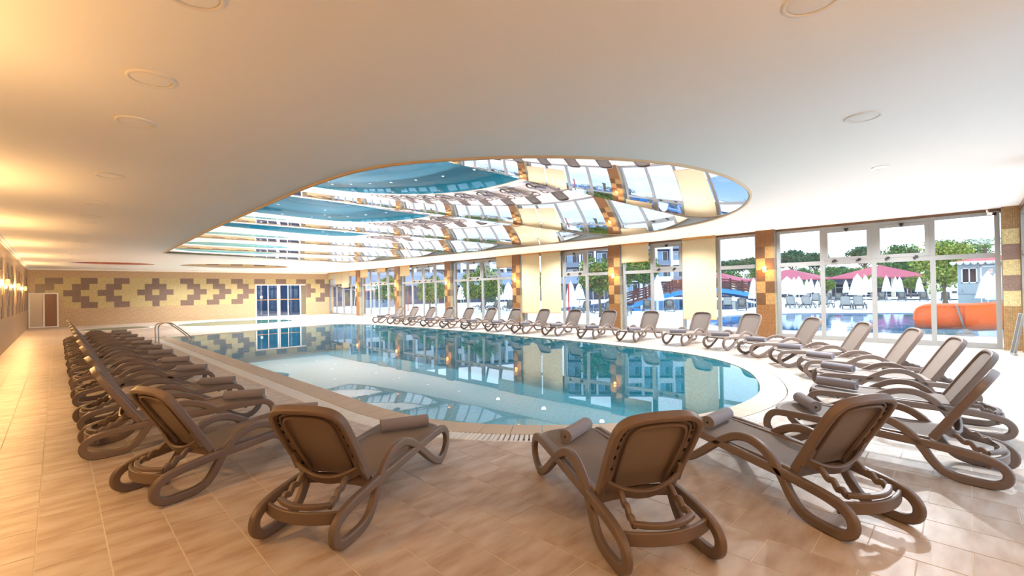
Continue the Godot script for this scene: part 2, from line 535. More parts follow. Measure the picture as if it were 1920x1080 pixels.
# ------------------------------------------------------------------ indoor pools
func build_pool() -> void:
	var wo := water_outline()
	var po := thing("swimming_pool", "large indoor swimming pool with rounded end and still turquoise water", "pool", Vector3.ZERO)
	var b := MB.new()
	b.prism(wo, -1.5, -1.45)
	part("pool_bottom", b, M.pool_tile, po)
	b = MB.new()
	var inner := grown(wo, 0.0)
	for i in wo.size():
		var a := wo[i]
		var d := wo[(i + 1) % wo.size()]
		var o := (d - a).orthogonal().normalized() * (1.0 if Geometry2D.is_polygon_clockwise(wo) else -1.0)
		b.quad(Vector3(a.x, -1.5, a.y), Vector3(d.x, -1.5, d.y), Vector3(d.x, -0.06, d.y), Vector3(a.x, -0.06, a.y), Vector3(o.x, 0, o.y))
	part("pool_wall", b, M.pool_tile, po)
	# coping tiles, each a piece of its own
	var ev := even(wo, 0.36)
	var pts: PackedVector2Array = ev[0]
	var nor: PackedVector2Array = ev[1]
	for i in pts.size():
		var j := (i + 1) % pts.size()
		var t := (pts[j] - pts[i]).normalized() * 0.003
		b = MB.new()
		b.prism(PackedVector2Array([pts[i] + t, pts[j] - t, pts[j] - t + nor[j] * 0.38, pts[i] + t + nor[i] * 0.38]), -0.06, -0.002)
		part("coping_tile", b, M.coping, po)
	# overflow grating: channel, kerbs and bars
	ev = even(wo, 0.05)
	pts = ev[0]
	nor = ev[1]
	b = MB.new()
	var bars := MB.new()
	for i in pts.size():
		var j := (i + 1) % pts.size()
		var q := func(k: int, d: float, y: float) -> Vector3: return Vector3(pts[k].x + nor[k].x * d, y, pts[k].y + nor[k].y * d)
		b.quad(q.call(i, 0.39, -0.05), q.call(j, 0.39, -0.05), q.call(j, 0.65, -0.05), q.call(i, 0.65, -0.05), Vector3.UP)
		var t := (pts[j] - pts[i]) * 0.78
		var tv := Vector3(t.x, 0, t.y)
		bars.quad(q.call(i, 0.395, 0.0), q.call(i, 0.395, 0.0) + tv, q.call(i, 0.645, 0.0) + tv, q.call(i, 0.645, 0.0), Vector3.UP)
		bars.quad(q.call(i, 0.395, 0.0), q.call(i, 0.645, 0.0), q.call(i, 0.645, -0.04), q.call(i, 0.395, -0.04), -tv.normalized())
		bars.quad(q.call(i, 0.395, 0.0) + tv, q.call(i, 0.645, 0.0) + tv, q.call(i, 0.645, -0.04) + tv, q.call(i, 0.395, -0.04) + tv, tv.normalized())
	part("channel", b, M.slot, po)
	part("grating", bars, M.grating, po).set_meta("kind", "stuff")
	b = MB.new()
	b.prism(wo, -0.02, -0.012)
	# the water is one sheet
	var wt := MB.new()
	var tr := Geometry2D.triangulate_polygon(wo)
	for p in wo: wt.vert(Vector3(p.x, -0.012, p.y), Vector3.UP)
	for i in range(0, tr.size(), 3): wt.tri(tr[i], tr[i + 1], tr[i + 2])
	part("water", wt, M.water, po)
	# handrail
	var hr := thing("pool_handrail", "curved chrome pool handrail beside the loungers", "handrail", Vector3(2.62, 0, -21.4))
	for s in [-0.09, 0.17]:
		var o := Vector3(s * 0.25, 0, s)
		var pa := []
		for p in [[0, 0], [0, 0.35], [0.0, 0.62], [0.06, 0.72], [0.18, 0.77], [0.34, 0.74], [0.5, 0.6], [0.75, 0.33], [0.86, 0.16], [0.86, 0.0], [0.84, -0.2]]:
			pa.append(Vector3(p[0], p[1], p[0] * 1.1) + o)
		b = MB.new()
		var pr := ring_profile(0.022)
		b.sweep(smooth(pa, 5, false), pr[0], pr[1], Vector3(-1.1, 0, 1).normalized(), false)
		part("rail", b, M.chrome, hr)
		b = MB.new()
		b.lathe(PackedVector2Array([Vector2(0.05, 0), Vector2(0.05, 0.012), Vector2(0.024, 0.02)]), 16, o)
		part("flange", b, M.chrome, hr)
	# small round pools at the back
	for a in [["children_pool", "shallow oval paddling pool before the sliding glass door", KID, 0.3, 0.5, M.kid_tile], ["whirlpool_tub", "small round pool near the white framed door", TUB, 0.25, 0.9, M.kid_tile]]:
		var e: Array = a[2]
		var k := thing(a[0], a[1], "pool", Vector3.ZERO)
		var inn := ellipse(e[0], e[1], e[2], e[3])
		b = MB.new()
		b.prism(inn, -a[4], -a[4] + 0.03)
		part("pool_bottom", b, a[5], k)
		b = MB.new()
		for i in inn.size():
			var p := inn[i]
			var d := inn[(i + 1) % inn.size()]
			var o2 := (Vector2(e[0], e[1]) - p).normalized()
			b.quad(Vector3(p.x, -a[4], p.y), Vector3(d.x, -a[4], d.y), Vector3(d.x, 0, d.y), Vector3(p.x, 0, p.y), Vector3(o2.x, 0, o2.y))
		part("pool_wall", b, a[5], k)
		b = MB.new()
		var ou := ellipse(e[0], e[1], e[2] + a[3], e[3] + a[3])
		ring_strip(b, inn, ou, 0.012)
		for i in ou.size():
			var p := ou[i]
			var d := ou[(i + 1) % ou.size()]
			var o2 := (p - Vector2(e[0], e[1])).normalized()
			b.quad(Vector3(p.x, -0.05, p.y), Vector3(d.x, -0.05, d.y), Vector3(d.x, 0.012, d.y), Vector3(p.x, 0.012, p.y), Vector3(o2.x, 0, o2.y))
		part("rim", b, M.grating, k)
		wt = MB.new()
		tr = Geometry2D.triangulate_polygon(inn)
		for p in inn: wt.vert(Vector3(p.x, 0.0, p.y), Vector3.UP)
		for i in range(0, tr.size(), 3): wt.tri(tr[i], tr[i + 1], tr[i + 2])
		part("water", wt, M.water, k)

# ------------------------------------------------------------------ ceiling
# a panel of taut film, curved across its width and cut along the outline
func mirror_mesh(lo: Vector2, hi: Vector2, base: float, sag: float, low: float, cut: PackedVector2Array) -> MB:
	var b := MB.new()
	var nx := 40
	var nz := 30
	var put := func(q: Vector2) -> int:
		var t := 2.0 * (q.y - lo.y) / (hi.y - lo.y) - 1.0
		return b.vert(Vector3(q.x, base + sag * (t * t - low), q.y), Vector3(0, -1, sag * 4.0 * t / (hi.y - lo.y)).normalized())
	for i in nx:
		for k in nz:
			var a := Vector2(lerpf(lo.x, hi.x, float(i) / nx), lerpf(lo.y, hi.y, float(k) / nz))
			var c := Vector2(lerpf(lo.x, hi.x, float(i + 1) / nx), lerpf(lo.y, hi.y, float(k + 1) / nz))
			var cell := PackedVector2Array([a, Vector2(c.x, a.y), c, Vector2(a.x, c.y)])
			var inside := 0
			for q in cell: inside += int(Geometry2D.is_point_in_polygon(q, cut))
			var pieces := [cell] if inside == 4 else Geometry2D.intersect_polygons(cell, cut)
			for pc in pieces:
				var tr := Geometry2D.triangulate_polygon(pc)
				var f := b.v.size()
				for q in pc: put.call(q)
				for m in range(0, tr.size(), 3): b.tri(f + tr[m], f + tr[m + 1], f + tr[m + 2])
	return b

func build_ceiling() -> void:
	var ce := thing("ceiling", "smooth white dropped ceiling with a large pool-shaped opening", "ceiling", Vector3.ZERO, 0, "", "structure")
	slab("ceiling_board", Vector3(XL - 0.3, H, ZB - 0.3), Vector3(XW + 0.3, H + 0.03, ZN + 0.3), [cutout_outline(), ellipse(8.2, -33.1, 3.0, 2.4), ellipse(2.2, -33.1, 1.8, 1.15)], M.ceiling, ce)
	boxpart("roof_slab", Vector3(XL - 0.3, H + 0.75, ZB - 0.3), Vector3(XW + 0.3, H + 0.95, ZN + 0.3), M.ceiling, ce)
	var mc := thing("mirror_ceiling", "large glossy mirror film ceiling in curved panels above the pool", "ceiling", Vector3.ZERO)
	var first := -1.25
	for k in 6:
		var z1 := first - 4.4 * k
		var z0 := z1 - 4.4
		if k == 0: z1 = -2.3
		part("mirror_panel", mirror_mesh(Vector2(2.9, z0 + 0.004), Vector2(14.5, z1 - 0.004), H + 0.03, MIRROR_SAG if k else 0.11, 0.32, cutout_outline()), M.mirror, mc)
	var c2 := thing("mirror_inset", "small oval mirror inset in the ceiling above the paddling pool", "ceiling mirror", Vector3.ZERO)
	part("mirror_panel", mirror_mesh(Vector2(4.9, -35.8), Vector2(11.5, -30.4), H + 0.02, 0.04, 0.3, ellipse(8.2, -33.1, 3.0, 2.4)), M.mirror, c2)
	var c3 := thing("red_inset", "red oval inset in the ceiling near the white framed door", "ceiling inset", Vector3.ZERO)
	boxpart("red_film", Vector3(0.2, H + 0.035, -34.5), Vector3(4.2, H + 0.05, -31.7), M.red_film, c3)
	var collar := MB.new()
	var cut := cutout_outline()
	for i in cut.size():
		var a := cut[i]
		var d := cut[(i + 1) % cut.size()]
		var o := (d - a).orthogonal().normalized() * (1.0 if Geometry2D.is_polygon_clockwise(cut) else -1.0)
		collar.quad(Vector3(a.x, H - 0.02, a.y), Vector3(d.x, H - 0.02, d.y), Vector3(d.x, H + 0.14, d.y), Vector3(a.x, H + 0.14, a.y), Vector3(o.x, 0, o.y))
	part("collar", collar, M.ceiling, ce)
	# edge bead of the opening
	var bead := MB.new()
	var pr := ring_profile(0.03, 8)
	var pa := []
	for p in cutout_outline(): pa.append(Vector3(p.x, H - 0.004, p.y))
	bead.sweep(pa, pr[0], pr[1], Vector3.UP, true)
	part("edge_bead", bead, mat(Color(0.86, 0.76, 0.62), 0.5), ce)
	# cornice along the left and back walls
	var co := thing("trim_1", "white plaster cornice along the left and back walls", "cornice", Vector3.ZERO, 0, "", "structure")
	var b := MB.new()
	b.box(Vector3(XL, H - 0.09, ZB), Vector3(XL + 0.04, H - 0.039, ZN)); b.box(Vector3(XL + 0.001, H - 0.04, ZB), Vector3(XL + 0.11, H - 0.001, ZN))
	part("cornice", b, M.white, co)
	b = MB.new()
	b.box(Vector3(XL + 0.041, H - 0.089, ZB), Vector3(XW - 0.1, H - 0.039, ZB + 0.04)); b.box(Vector3(XL + 0.111, H - 0.04, ZB + 0.001), Vector3(XW - 0.1, H - 0.002, ZB + 0.11))
	part("cornice", b, M.white, co)

var ORD := ["first", "second", "third", "fourth", "fifth", "sixth", "seventh", "eighth", "ninth", "tenth", "eleventh", "twelfth", "thirteenth", "fourteenth", "fifteenth", "sixteenth", "seventeenth", "eighteenth", "nineteenth", "twentieth"]

func build_downlights() -> void:
	var glow := mat(Color(1, 1, 1), 0.5)
	glow.emission_enabled = true
	glow.emission = Color(1.0, 0.96, 0.9)
	glow.emission_energy_multiplier = 2.5
	var disc := MB.new()
	disc.lathe(PackedVector2Array([Vector2(0, -0.006), Vector2(0.085, -0.006), Vector2(0.085, 0.0)]), 20)
	var trim := MB.new()
	trim.lathe(PackedVector2Array([Vector2(0.085, -0.012), Vector2(0.115, -0.010), Vector2(0.12, 0.0)]), 24)
	var dm := disc.mesh()
	var tm := trim.mesh()
	var rows := [
		["over the window row of loungers", [[15.4, -4.35], [15.4, -7.4], [15.5, -10.5], [15.5, -13.6], [15.4, -16.5], [15.35, -19.5], [15.3, -22.4], [15.3, -25.5], [15.25, -28.4], [15.3, -31.5], [15.2, -34.6], [14.85, -37.3]]],
		["above the rounded pool end", [[12.55, -1.2], [9.48, -0.96], [15.1, -1.4]]],
		["before the back wall", [[6.4, -27.5], [9.45, -28.1], [12.4, -28.4], [9.8, -37.1], [12.5, -37.15], [6.6, -37.0], [14.0, -32.5]]],
	]
	for r in rows:
		var i := 0
		for p in r[1]:
			var t := thing("downlight", "round lit downlight %s, %s from its near end" % [r[0], ORD[i]], "downlight", Vector3(p[0], H, p[1]), 0, "recessed ceiling downlights")
			obj("lens", dm, glow, t)
			obj("trim_ring", tm, M.white, t)
			var s := SpotLight3D.new()
			s.name = "lamp"
			s.position.y = -0.03
			s.rotation.x = -PI / 2
			s.spot_angle = 78
			s.spot_angle_attenuation = 0.6
			s.spot_range = 45
			s.spot_attenuation = 2
			s.light_energy = DOWNLIGHT
			s.light_color = Color(0.97, 0.985, 1.0)
			s.light_size = 0.085
			s.shadow_enabled = true
			t.add_child(s)
			i += 1
	# round flush covers, unlit
	var cov := MB.new()
	cov.lathe(PackedVector2Array([Vector2(0, -0.012), Vector2(0.13, -0.012), Vector2(0.15, -0.004)]), 28)
	var rim := MB.new()
	rim.lathe(PackedVector2Array([Vector2(0.15, -0.006), Vector2(0.155, -0.016), Vector2(0.175, -0.014), Vector2(0.18, 0.0)]), 28)
	var cm := cov.mesh()
	var rm := rim.mesh()
	var i := 0
	for p in [[0.62, -3.42], [0.6, -5.02], [0.62, -6.36], [0.6, -9.4], [0.6, -12.35], [0.56, -14.3], [0.56, -15.6], [0.58, -18.6], [0.58, -21.0], [0.58, -24.0], [0.58, -27.0]]:
		var t := thing("ceiling_speaker", "round white unlit ceiling disc above the left walkway, %s along" % ORD[i], "speaker", Vector3(p[0], H, p[1]), 0, "unlit ceiling discs over the walkway")
		obj("grille", cm, M.ceiling, t)
		obj("rim", rm, M.white, t)
		i += 1
	i = 0
	for p in [[6.5, -0.8], [3.6, -0.7]]:
		var t := thing("ceiling_speaker", ["round white unlit ceiling disc above the rounded pool end loungers", "round white unlit ceiling disc close to the near wall lamps"][i], "speaker", Vector3(p[0], H, p[1]), 0, "unlit ceiling discs")
		obj("grille", cm, M.white, t)
		obj("rim", rm, M.white, t)
		i += 1

# ------------------------------------------------------------------ walls
func chevrons() -> Dictionary:   # dark cells (column, row) of the mosaic frieze
	var d := {}
	var off := [2, 1, 0, 1, 2]
	for base in [-4, 0, 4]:
		for r in 5:
			for k in 2: d[Vector2i(base + off[r] + k, r)] = true
	for base in [15, 19, 23, 35, 39]:
		for r in 5:
			for k in 2: d[Vector2i(base + 2 - off[r] + k, r)] = true
	for c in [[11, 0], [10, 1], [11, 1], [12, 1], [9, 2], [10, 2], [12, 2], [13, 2], [10, 3], [11, 3], [12, 3], [11, 4], [27, 0], [28, 0], [31, 0], [32, 0], [35, 0], [36, 0]]:
		d[Vector2i(c[0], c[1])] = true
	d.erase(Vector2i(37, 0))
	return d

func build_walls() -> void:
	var dark := chevrons()
	var cell := BoxMesh.new()
	cell.size = Vector3(0.398, 0.388, 0.02)
	# back wall with an opening for the sliding door
	var bw := thing("wall_back", "back wall of tan mosaic with a yellow and brown chevron frieze", "wall", Vector3.ZERO, 0, "", "structure")
	var DX0 := 11.17
	var DX1 := 15.06
	var DT := 2.62
	boxpart("wall_body", Vector3(XL - 0.3, -0.3, ZB - 0.3), Vector3(DX0, H + 0.8, ZB), M.wall, bw)
	boxpart("wall_body", Vector3(DX1, -0.3, ZB - 0.3), Vector3(XW + 0.3, H + 0.8, ZB), M.wall, bw)
	boxpart("wall_body", Vector3(DX0, DT, ZB - 0.3), Vector3(DX1, H + 0.8, ZB), M.wall, bw)
	boxpart("wall_body", Vector3(DX0, -0.3, ZB - 0.3), Vector3(DX1, 0.0, ZB), M.wall, bw)
	for c in range(-4, 42):
		var x := 0.284 + 0.4 * c + 0.2
		if x - 0.2 < XL or x + 0.2 > XW: continue
		for r in 5:
			var y := 3.06 - 0.39 * r - 0.195
			if x > DX0 - 0.1 and x < DX1 + 0.1 and r > 0: continue
			if x < 0.2 and r > 2: continue
			var o := obj("mosaic_panel", cell, M.panel_dark if dark.has(Vector2i(c, r)) else M.panel_light, bw)
			o.position = Vector3(x, y, ZB + 0.002)
	# left wall
	var lw := thing("wall_left", "left wall of tan mosaic with brown chevrons and a row of lamps", "wall", Vector3.ZERO, 0, "", "structure")
	boxpart("wall_body", Vector3(XL - 0.3, -0.3, ZB), Vector3(XL, H + 0.8, ZN + 0.3), M.wall, lw)
	var off := [2, 1, 0, 1, 2]
	var rest := MB.new()
	for k in 100:
		var z := ZB + 0.2 + 0.4 * k
		if z > 0.4: continue
		for r in 5:
			var y := 3.06 - 0.39 * r - 0.195
			var p := posmod(k - off[r], 6)
			var dk := p < 2
			if z < -15.0 and z > -38.0 and dk:
				var o := obj("mosaic_panel", cell, M.panel_dark, lw)
				o.position = Vector3(XL + 0.002, y, z)
				o.rotation.y = PI / 2
			elif dk:
				rest.box(Vector3(XL, y - 0.194, z - 0.199), Vector3(XL + 0.012, y + 0.194, z + 0.199))
	part("other_mosaic_panels", rest, M.panel_dark, lw).set_meta("kind", "stuff")
	# white framed door in the back wall
	var d1 := thing("door_1", "white framed door with one frosted and one brown panel", "door", Vector3(-1.22, 0, ZB + 0.02), 0, "", "structure")
	var b := MB.new()
	for x in [0.0, 0.62, 1.22]: b.box(Vector3(x, 0, 0), Vector3(x + 0.07, 2.12, 0.07))
	b.box(Vector3(0.01, 2.05, 0.003), Vector3(1.28, 2.117, 0.067)); b.box(Vector3(0.01, 0.003, 0.003), Vector3(1.28, 0.06, 0.067))
	part("frame", b, M.white, d1)
	boxpart("frosted_panel", Vector3(0.07, 0.06, 0.02), Vector3(0.62, 2.05, 0.04), mat(Color(0.72, 0.66, 0.60), 0.3), d1)
	boxpart("brown_panel", Vector3(0.69, 0.06, 0.02), Vector3(1.22, 2.05, 0.04), mat(Color(0.52, 0.36, 0.26), 0.45), d1)
	# sliding glass door
	var d2 := thing("door_2", "wide sliding glass door with white frames in the back wall", "door", Vector3(DX0, 0, ZB), 0, "", "structure")
	b = MB.new()
	var wd := DX1 - DX0
	for x in [0.0, 0.90, 1.62, 1.75, 2.44, 3.4]: b.box(Vector3(x, 0, -0.12), Vector3(x + (0.05 if x == 0.9 or x == 2.44 else 0.09), DT, -0.02))
	b.box(Vector3(0.01, DT - 0.08, -0.117), Vector3(wd - 0.01, DT - 0.003, -0.023)); b.box(Vector3(0.01, 0.003, -0.117), Vector3(wd - 0.01, 0.05, -0.023))
	part("frame", b, M.white, d2)
	var dg := glass_mat(Color(0.08, 0.2, 0.32), 0.25)
	for q in [[0.09, 0.90], [0.95, 1.62], [1.84, 2.44], [2.49, 3.4]]:
		boxpart("pane", Vector3(q[0], 0.05, -0.075), Vector3(q[1], DT - 0.08, -0.07), dg, d2)
	b = MB.new()
	b.box(Vector3(0.09, 1.36, -0.066), Vector3(3.4, 1.40, -0.064))
	part("warning_strip", b, mat(Color(0.85, 0.55, 0.15), 0.6), d2)
	boxpart("notice", Vector3(0.35, 1.5, -0.066), Vector3(0.52, 1.7, -0.063), M.white, d2)
	boxpart("side_panel", Vector3(3.49, 0.0, -0.1), Vector3(wd, DT, -0.05), mat(Color(0.42, 0.38, 0.30), 0.4), d2)
	var lobby := thing("lobby", "lobby behind the sliding glass door, its blue light painted into walls and floor", "room", Vector3(0, 0, 0), 0, "", "structure")
	boxpart("lobby_floor", Vector3(9.5, -0.1, -46), Vector3(17.3, 0, ZB - 0.3), mat(Color(0.55, 0.62, 0.68), 0.3), lobby)  # floor tone also carries the painted blue light of the lobby
	boxpart("lobby_wall", Vector3(9.5, 0, -46.2), Vector3(17.3, 3.4, -46), M.blue_lit_wall, lobby)
	boxpart("lobby_wall", Vector3(9.3, 0, -46), Vector3(9.5, 3.4, ZB - 0.3), M.blue_lit_wall, lobby)
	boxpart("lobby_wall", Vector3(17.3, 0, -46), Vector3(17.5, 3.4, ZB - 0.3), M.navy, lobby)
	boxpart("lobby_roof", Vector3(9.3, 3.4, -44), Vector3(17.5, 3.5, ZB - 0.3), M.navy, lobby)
	for x in [11.9, 13.2, 14.6, 15.8]:
		b = MB.new()
		b.box(Vector3(x, 0, -45.9), Vector3(x + 0.1, 3.4, -45.75))
		part("post", b, M.render_white, lobby)
	# wall behind the photographer: solid, then glazed
	var nw := thing("wall_near", "wall behind the near loungers, solid then glazed", "wall", Vector3.ZERO, 0, "", "structure")
	boxpart("wall_body", Vector3(XL - 0.3, -0.3, ZN), Vector3(4.6, H + 0.8, ZN + 0.25), M.wall, nw)
	boxpart("header", Vector3(4.6, 3.5, ZN), Vector3(XW + 0.3, H + 0.8, ZN + 0.25), M.pillar, nw)
	boxpart("sill", Vector3(4.6, -0.3, ZN), Vector3(XW + 0.3, 0.0, ZN + 0.25), M.pillar, nw)
	boxpart("pier", Vector3(10.4, 0, ZN), Vector3(10.95, 3.5, ZN + 0.25), M.pillar, nw)
	var n := 8
	for w in [[4.6, 10.4], [10.95, XP]]:
		var wn := thing("window_%d" % n, "tall aluminium framed window of the near wall, %s from the left wall" % ORD[n - 8], "window", Vector3.ZERO, 0, "", "structure")
		n += 1
		b = MB.new()
		for i in 5:
			var x: float = lerpf(w[0], w[1] - 0.08, i / 4.0)
			b.box(Vector3(x, 0.0, ZN + 0.02), Vector3(x + 0.08, 3.5, ZN + 0.1))
		for y in [0.003, 2.38, 3.397]: b.box(Vector3(w[0] + 0.01, y, ZN + 0.023), Vector3(w[1] - 0.01, y + 0.1, ZN + 0.097))
		part("frame", b, M.aluminium, wn)
		for i in 4:
			boxpart("pane", Vector3(lerpf(w[0], w[1] - 0.08, i / 4.0) + 0.08, 0.1, ZN + 0.055), Vector3(lerpf(w[0], w[1] - 0.08, (i + 1) / 4.0), 3.42, ZN + 0.06), M.glass, wn)

# ------------------------------------------------------------------ window wall
const PILLARS := [-4.79, -10.675, -16.56, -22.445, -28.33, -34.215]

func build_window_wall() -> void:
	var cellr := BoxMesh.new()
	cellr.size = Vector3(0.02, 0.388, 0.278)
	var ww := thing("wall_right", "window wall of tiled pillars and a low sill facing the garden", "wall", Vector3.ZERO, 0, "", "structure")
	boxpart("header", Vector3(XW - 0.02, 3.53, ZB), Vector3(XW + 0.25, H + 0.8, ZN + 0.3), M.pillar, ww)
	boxpart("sill", Vector3(XW - 0.02, -0.3, ZB), Vector3(XW + 0.25, 0.0, ZN + 0.3), M.pillar, ww)
	var k := 0
	for zc in PILLARS:
		var p := thing("pillar", "brown mosaic pillar with checker tiles, %s from the back wall" % ORD[5 - k], "pillar", Vector3(0, 0, zc), 0, "tiled pillars of the window wall")
		boxpart("shaft", Vector3(XP, 0, -0.28), Vector3(XW + 0.25, H, 0.28), M.pillar, p)
		for r in 5:
			for c in 2:
				var o := obj("mosaic_panel", cellr, M.pillar_light if (r + c) % 2 == 1 else M.pillar_dark, p)
				o.position = Vector3(XP + 0.002, 3.06 - 0.39 * r - 0.195, -0.14 + 0.28 * c)
			boxpart("side_panel", Vector3(XP + 0.004, 3.06 - 0.39 * (r + 1), 0.27), Vector3(XW - 0.03, 3.06 - 0.39 * r - 0.004, 0.288), M.side_light if r % 2 == 0 else M.side_dark, p)
		boxpart("side_panel", Vector3(XP + 0.004, 0.0, 0.27), Vector3(XW - 0.03, 1.106, 0.288), M.side_light, p)
		boxpart("side_panel", Vector3(XP + 0.004, 3.064, 0.27), Vector3(XW - 0.03, H, 0.288), M.side_dark, p)
		sconce(Vector3(XP, 2.3, zc), -PI / 2, "lit wall lamp on the pillar %s from the back wall" % ORD[5 - k], SCONCE, "pillar wall lamps", Color(1.0, 0.68, 0.34))
		k += 1
	# corner pillar
	var cp := thing("pillar", "corner pillar with beige and brown mosaic bands beside the near window", "pillar", Vector3(0, 0, 0.82), 0, "tiled pillars of the window wall")
	boxpart("shaft", Vector3(XP, 0, -0.17), Vector3(XW + 0.25, H, 0.4), M.pillar_light, cp)
	for r in 5:
		var o := boxpart("mosaic_panel", Vector3(XP - 0.008, 3.06 - 0.39 * (r + 1) + 0.001, -0.168), Vector3(XP + 0.02, 3.06 - 0.39 * r - 0.001, 0.13), M.panel_light if r % 2 == 0 else M.panel_dark, cp)
	# seven bays
	var ends := [ZN - 0.32]
	for z in PILLARS: ends.append_array([z + 0.29, z - 0.28])
	ends.append(ZB)
	# blinds: bay -> [panel, bottom]
	var blinds := {1: [[0, 2.86], [2, 0.56]], 2: [[0, 0.62], [1, 0.66]], 3: [[3, 3.02]], 4: [[0, 2.92]], 5: [[0, 3.0], [2, 3.3]], 6: [[0, 3.05], [1, 2.6], [2, 2.3], [3, 3.2]]}
	for bay in 7:
		var z1: float = ends[bay * 2]
		var z0: float = ends[bay * 2 + 1]
		var wn := thing("window_%d" % (bay + 1), "tall grey aluminium window bay, %s from the back wall" % ORD[6 - bay], "window", Vector3.ZERO, 0, "", "structure")
		var fr := MB.new()
		var xa := XW - 0.05
		var xb := XW + 0.05
		var edge := []
		for i in 5: edge.append(lerpf(z0, z1, i / 4.0))
		for i in 5:
			var hw := 0.055
			var a: float = edge[i] - (0.0 if i == 0 else hw)
			var c: float = edge[i] + (0.0 if i == 4 else hw)
			if i == 0: c = edge[i] + 0.1
			if i == 4: a = edge[i] - 0.1
			fr.box(Vector3(xa, 0.0, a), Vector3(xb, 3.55, c))
		fr.box(Vector3(xa + 0.003, 3.46, z0 + 0.02), Vector3(xb - 0.003, 3.546, z1 - 0.02))
		fr.box(Vector3(xa + 0.003, 0.004, z0 + 0.02), Vector3(xb - 0.003, 0.14, z1 - 0.02))
		fr.box(Vector3(xa + 0.003, 2.36, z0 + 0.02), Vector3(xb - 0.003, 2.49, z1 - 0.02))
		part("frame", fr, M.aluminium, wn)
		for i in 4:
			var pa: float = edge[i] + (0.1 if i == 0 else 0.055)
			var pb: float = edge[i + 1] - (0.1 if i == 3 else 0.055)
			boxpart("pane", Vector3(XW - 0.004, 0.14, pa), Vector3(XW + 0.004, 2.36, pb), M.glass, wn)
			if i in [1, 2]:   # top-hung sash
				var sa := Node3D.new()
				sa.name = "sash"
				wn.add_child(sa, true)
				var s := MB.new()
				var open := bay == 3 and i == 2
				var hgt := 0.97
				for q in [[pa, pa + 0.1], [pb - 0.1, pb]]: s.box(Vector3(-0.03, -hgt, q[0]), Vector3(0.03, 0, q[1]))
				s.box(Vector3(-0.028, -0.1, pa + 0.02), Vector3(0.028, -0.003, pb - 0.02)); s.box(Vector3(-0.028, -hgt + 0.003, pa + 0.02), Vector3(0.028, -hgt + 0.1, pb - 0.02))
				part("sash_frame", s, M.aluminium, sa)
				boxpart("pane", Vector3(-0.004, -hgt + 0.1, pa + 0.1), Vector3(0.004, -0.1, pb - 0.1), M.glass, sa)
				for q in [pa + 0.28, pb - 0.28]:
					var hb := MB.new()
					hb.box(Vector3(-0.07, -hgt - 0.03, q - 0.035), Vector3(-0.03, -hgt + 0.03, q + 0.035))
					hb.box(Vector3(-0.09, -hgt - 0.06, q - 0.07), Vector3(-0.05, -hgt - 0.01, q - 0.02))
					part("latch", hb, M.dark_metal, sa)
				var h2 := MB.new()
				h2.box(Vector3(-0.07, -0.05, (pa + pb) / 2 - 0.05), Vector3(-0.03, 0.0, (pa + pb) / 2 + 0.05))
				h2.box(Vector3(-0.06, -0.09, (pa + pb) / 2 - 0.02), Vector3(-0.03, -0.05, (pa + pb) / 2 + 0.02))
				part("catch", h2, M.dark_metal, sa)
				sa.position = Vector3(XW - 0.03, 3.46, 0)
				if open: sa.rotation.z = deg_to_rad(16)
			else:
				boxpart("pane", Vector3(XW - 0.004, 2.49, pa), Vector3(XW + 0.004, 3.46, pb), M.glass, wn)
		if blinds.has(bay):
			for q in blinds[bay]:
				var za: float = edge[q[0]] + 0.04
				var zb: float = edge[q[0] + 1] - 0.04
				var long: bool = q[1] < 1.0
				var bl := thing("roller_blind", "%s cream roller blind, %s pane of the window bay %s from the back wall" % ["long drawn" if long else "short raised", ORD[q[0]], ORD[6 - bay]], "blind", Vector3(XW - 0.2, 0, 0), 0, "cream roller blinds")
				var c := MB.new()
				var m := 14
				for i in m:   # gently waved cloth
					var ya := lerpf(q[1], 3.56, float(i) / m)
					var yb := lerpf(q[1], 3.56, float(i + 1) / m)
					var dx := func(y: float) -> float: return 0.012 * sin(y * 5.0 + q[0]) if long else 0.0
					c.quad(Vector3(dx.call(ya), ya, za), Vector3(dx.call(ya), ya, zb), Vector3(dx.call(yb), yb, zb), Vector3(dx.call(yb), yb, za), Vector3(-1, 0, 0))
				part("cloth", c, M.blind, bl)
				boxpart("bottom_bar", Vector3(-0.012, q[1] - 0.03, za), Vector3(0.014, q[1], zb), M.blind_bar, bl)
				boxpart("cassette", Vector3(-0.03, 3.55, za), Vector3(0.06, H - 0.005, zb), M.blind_bar, bl)
	# security camera in the corner
	var sc := thing("security_camera", "small white bullet camera under the ceiling at the near corner", "camera", Vector3(XW - 0.1, 3.5, 0.42), deg_to_rad(55))
	var b := MB.new()
	b.bar(Vector3(0, 0, 0), Vector3(-0.12, -0.02, 0), 0.06, 0.06)
	part("body", b, M.white, sc)
	b = MB.new()
	b.bar(Vector3(-0.12, -0.02, 0), Vector3(-0.16, -0.027, 0), 0.07, 0.07)
	part("lens_hood", b, M.dark_metal, sc)
	b = MB.new()
	b.bar(Vector3(0, 0.02, 0), Vector3(0.02, 0.1, 0), 0.03, 0.03, Vector3.RIGHT)
	part("bracket", b, M.white, sc)

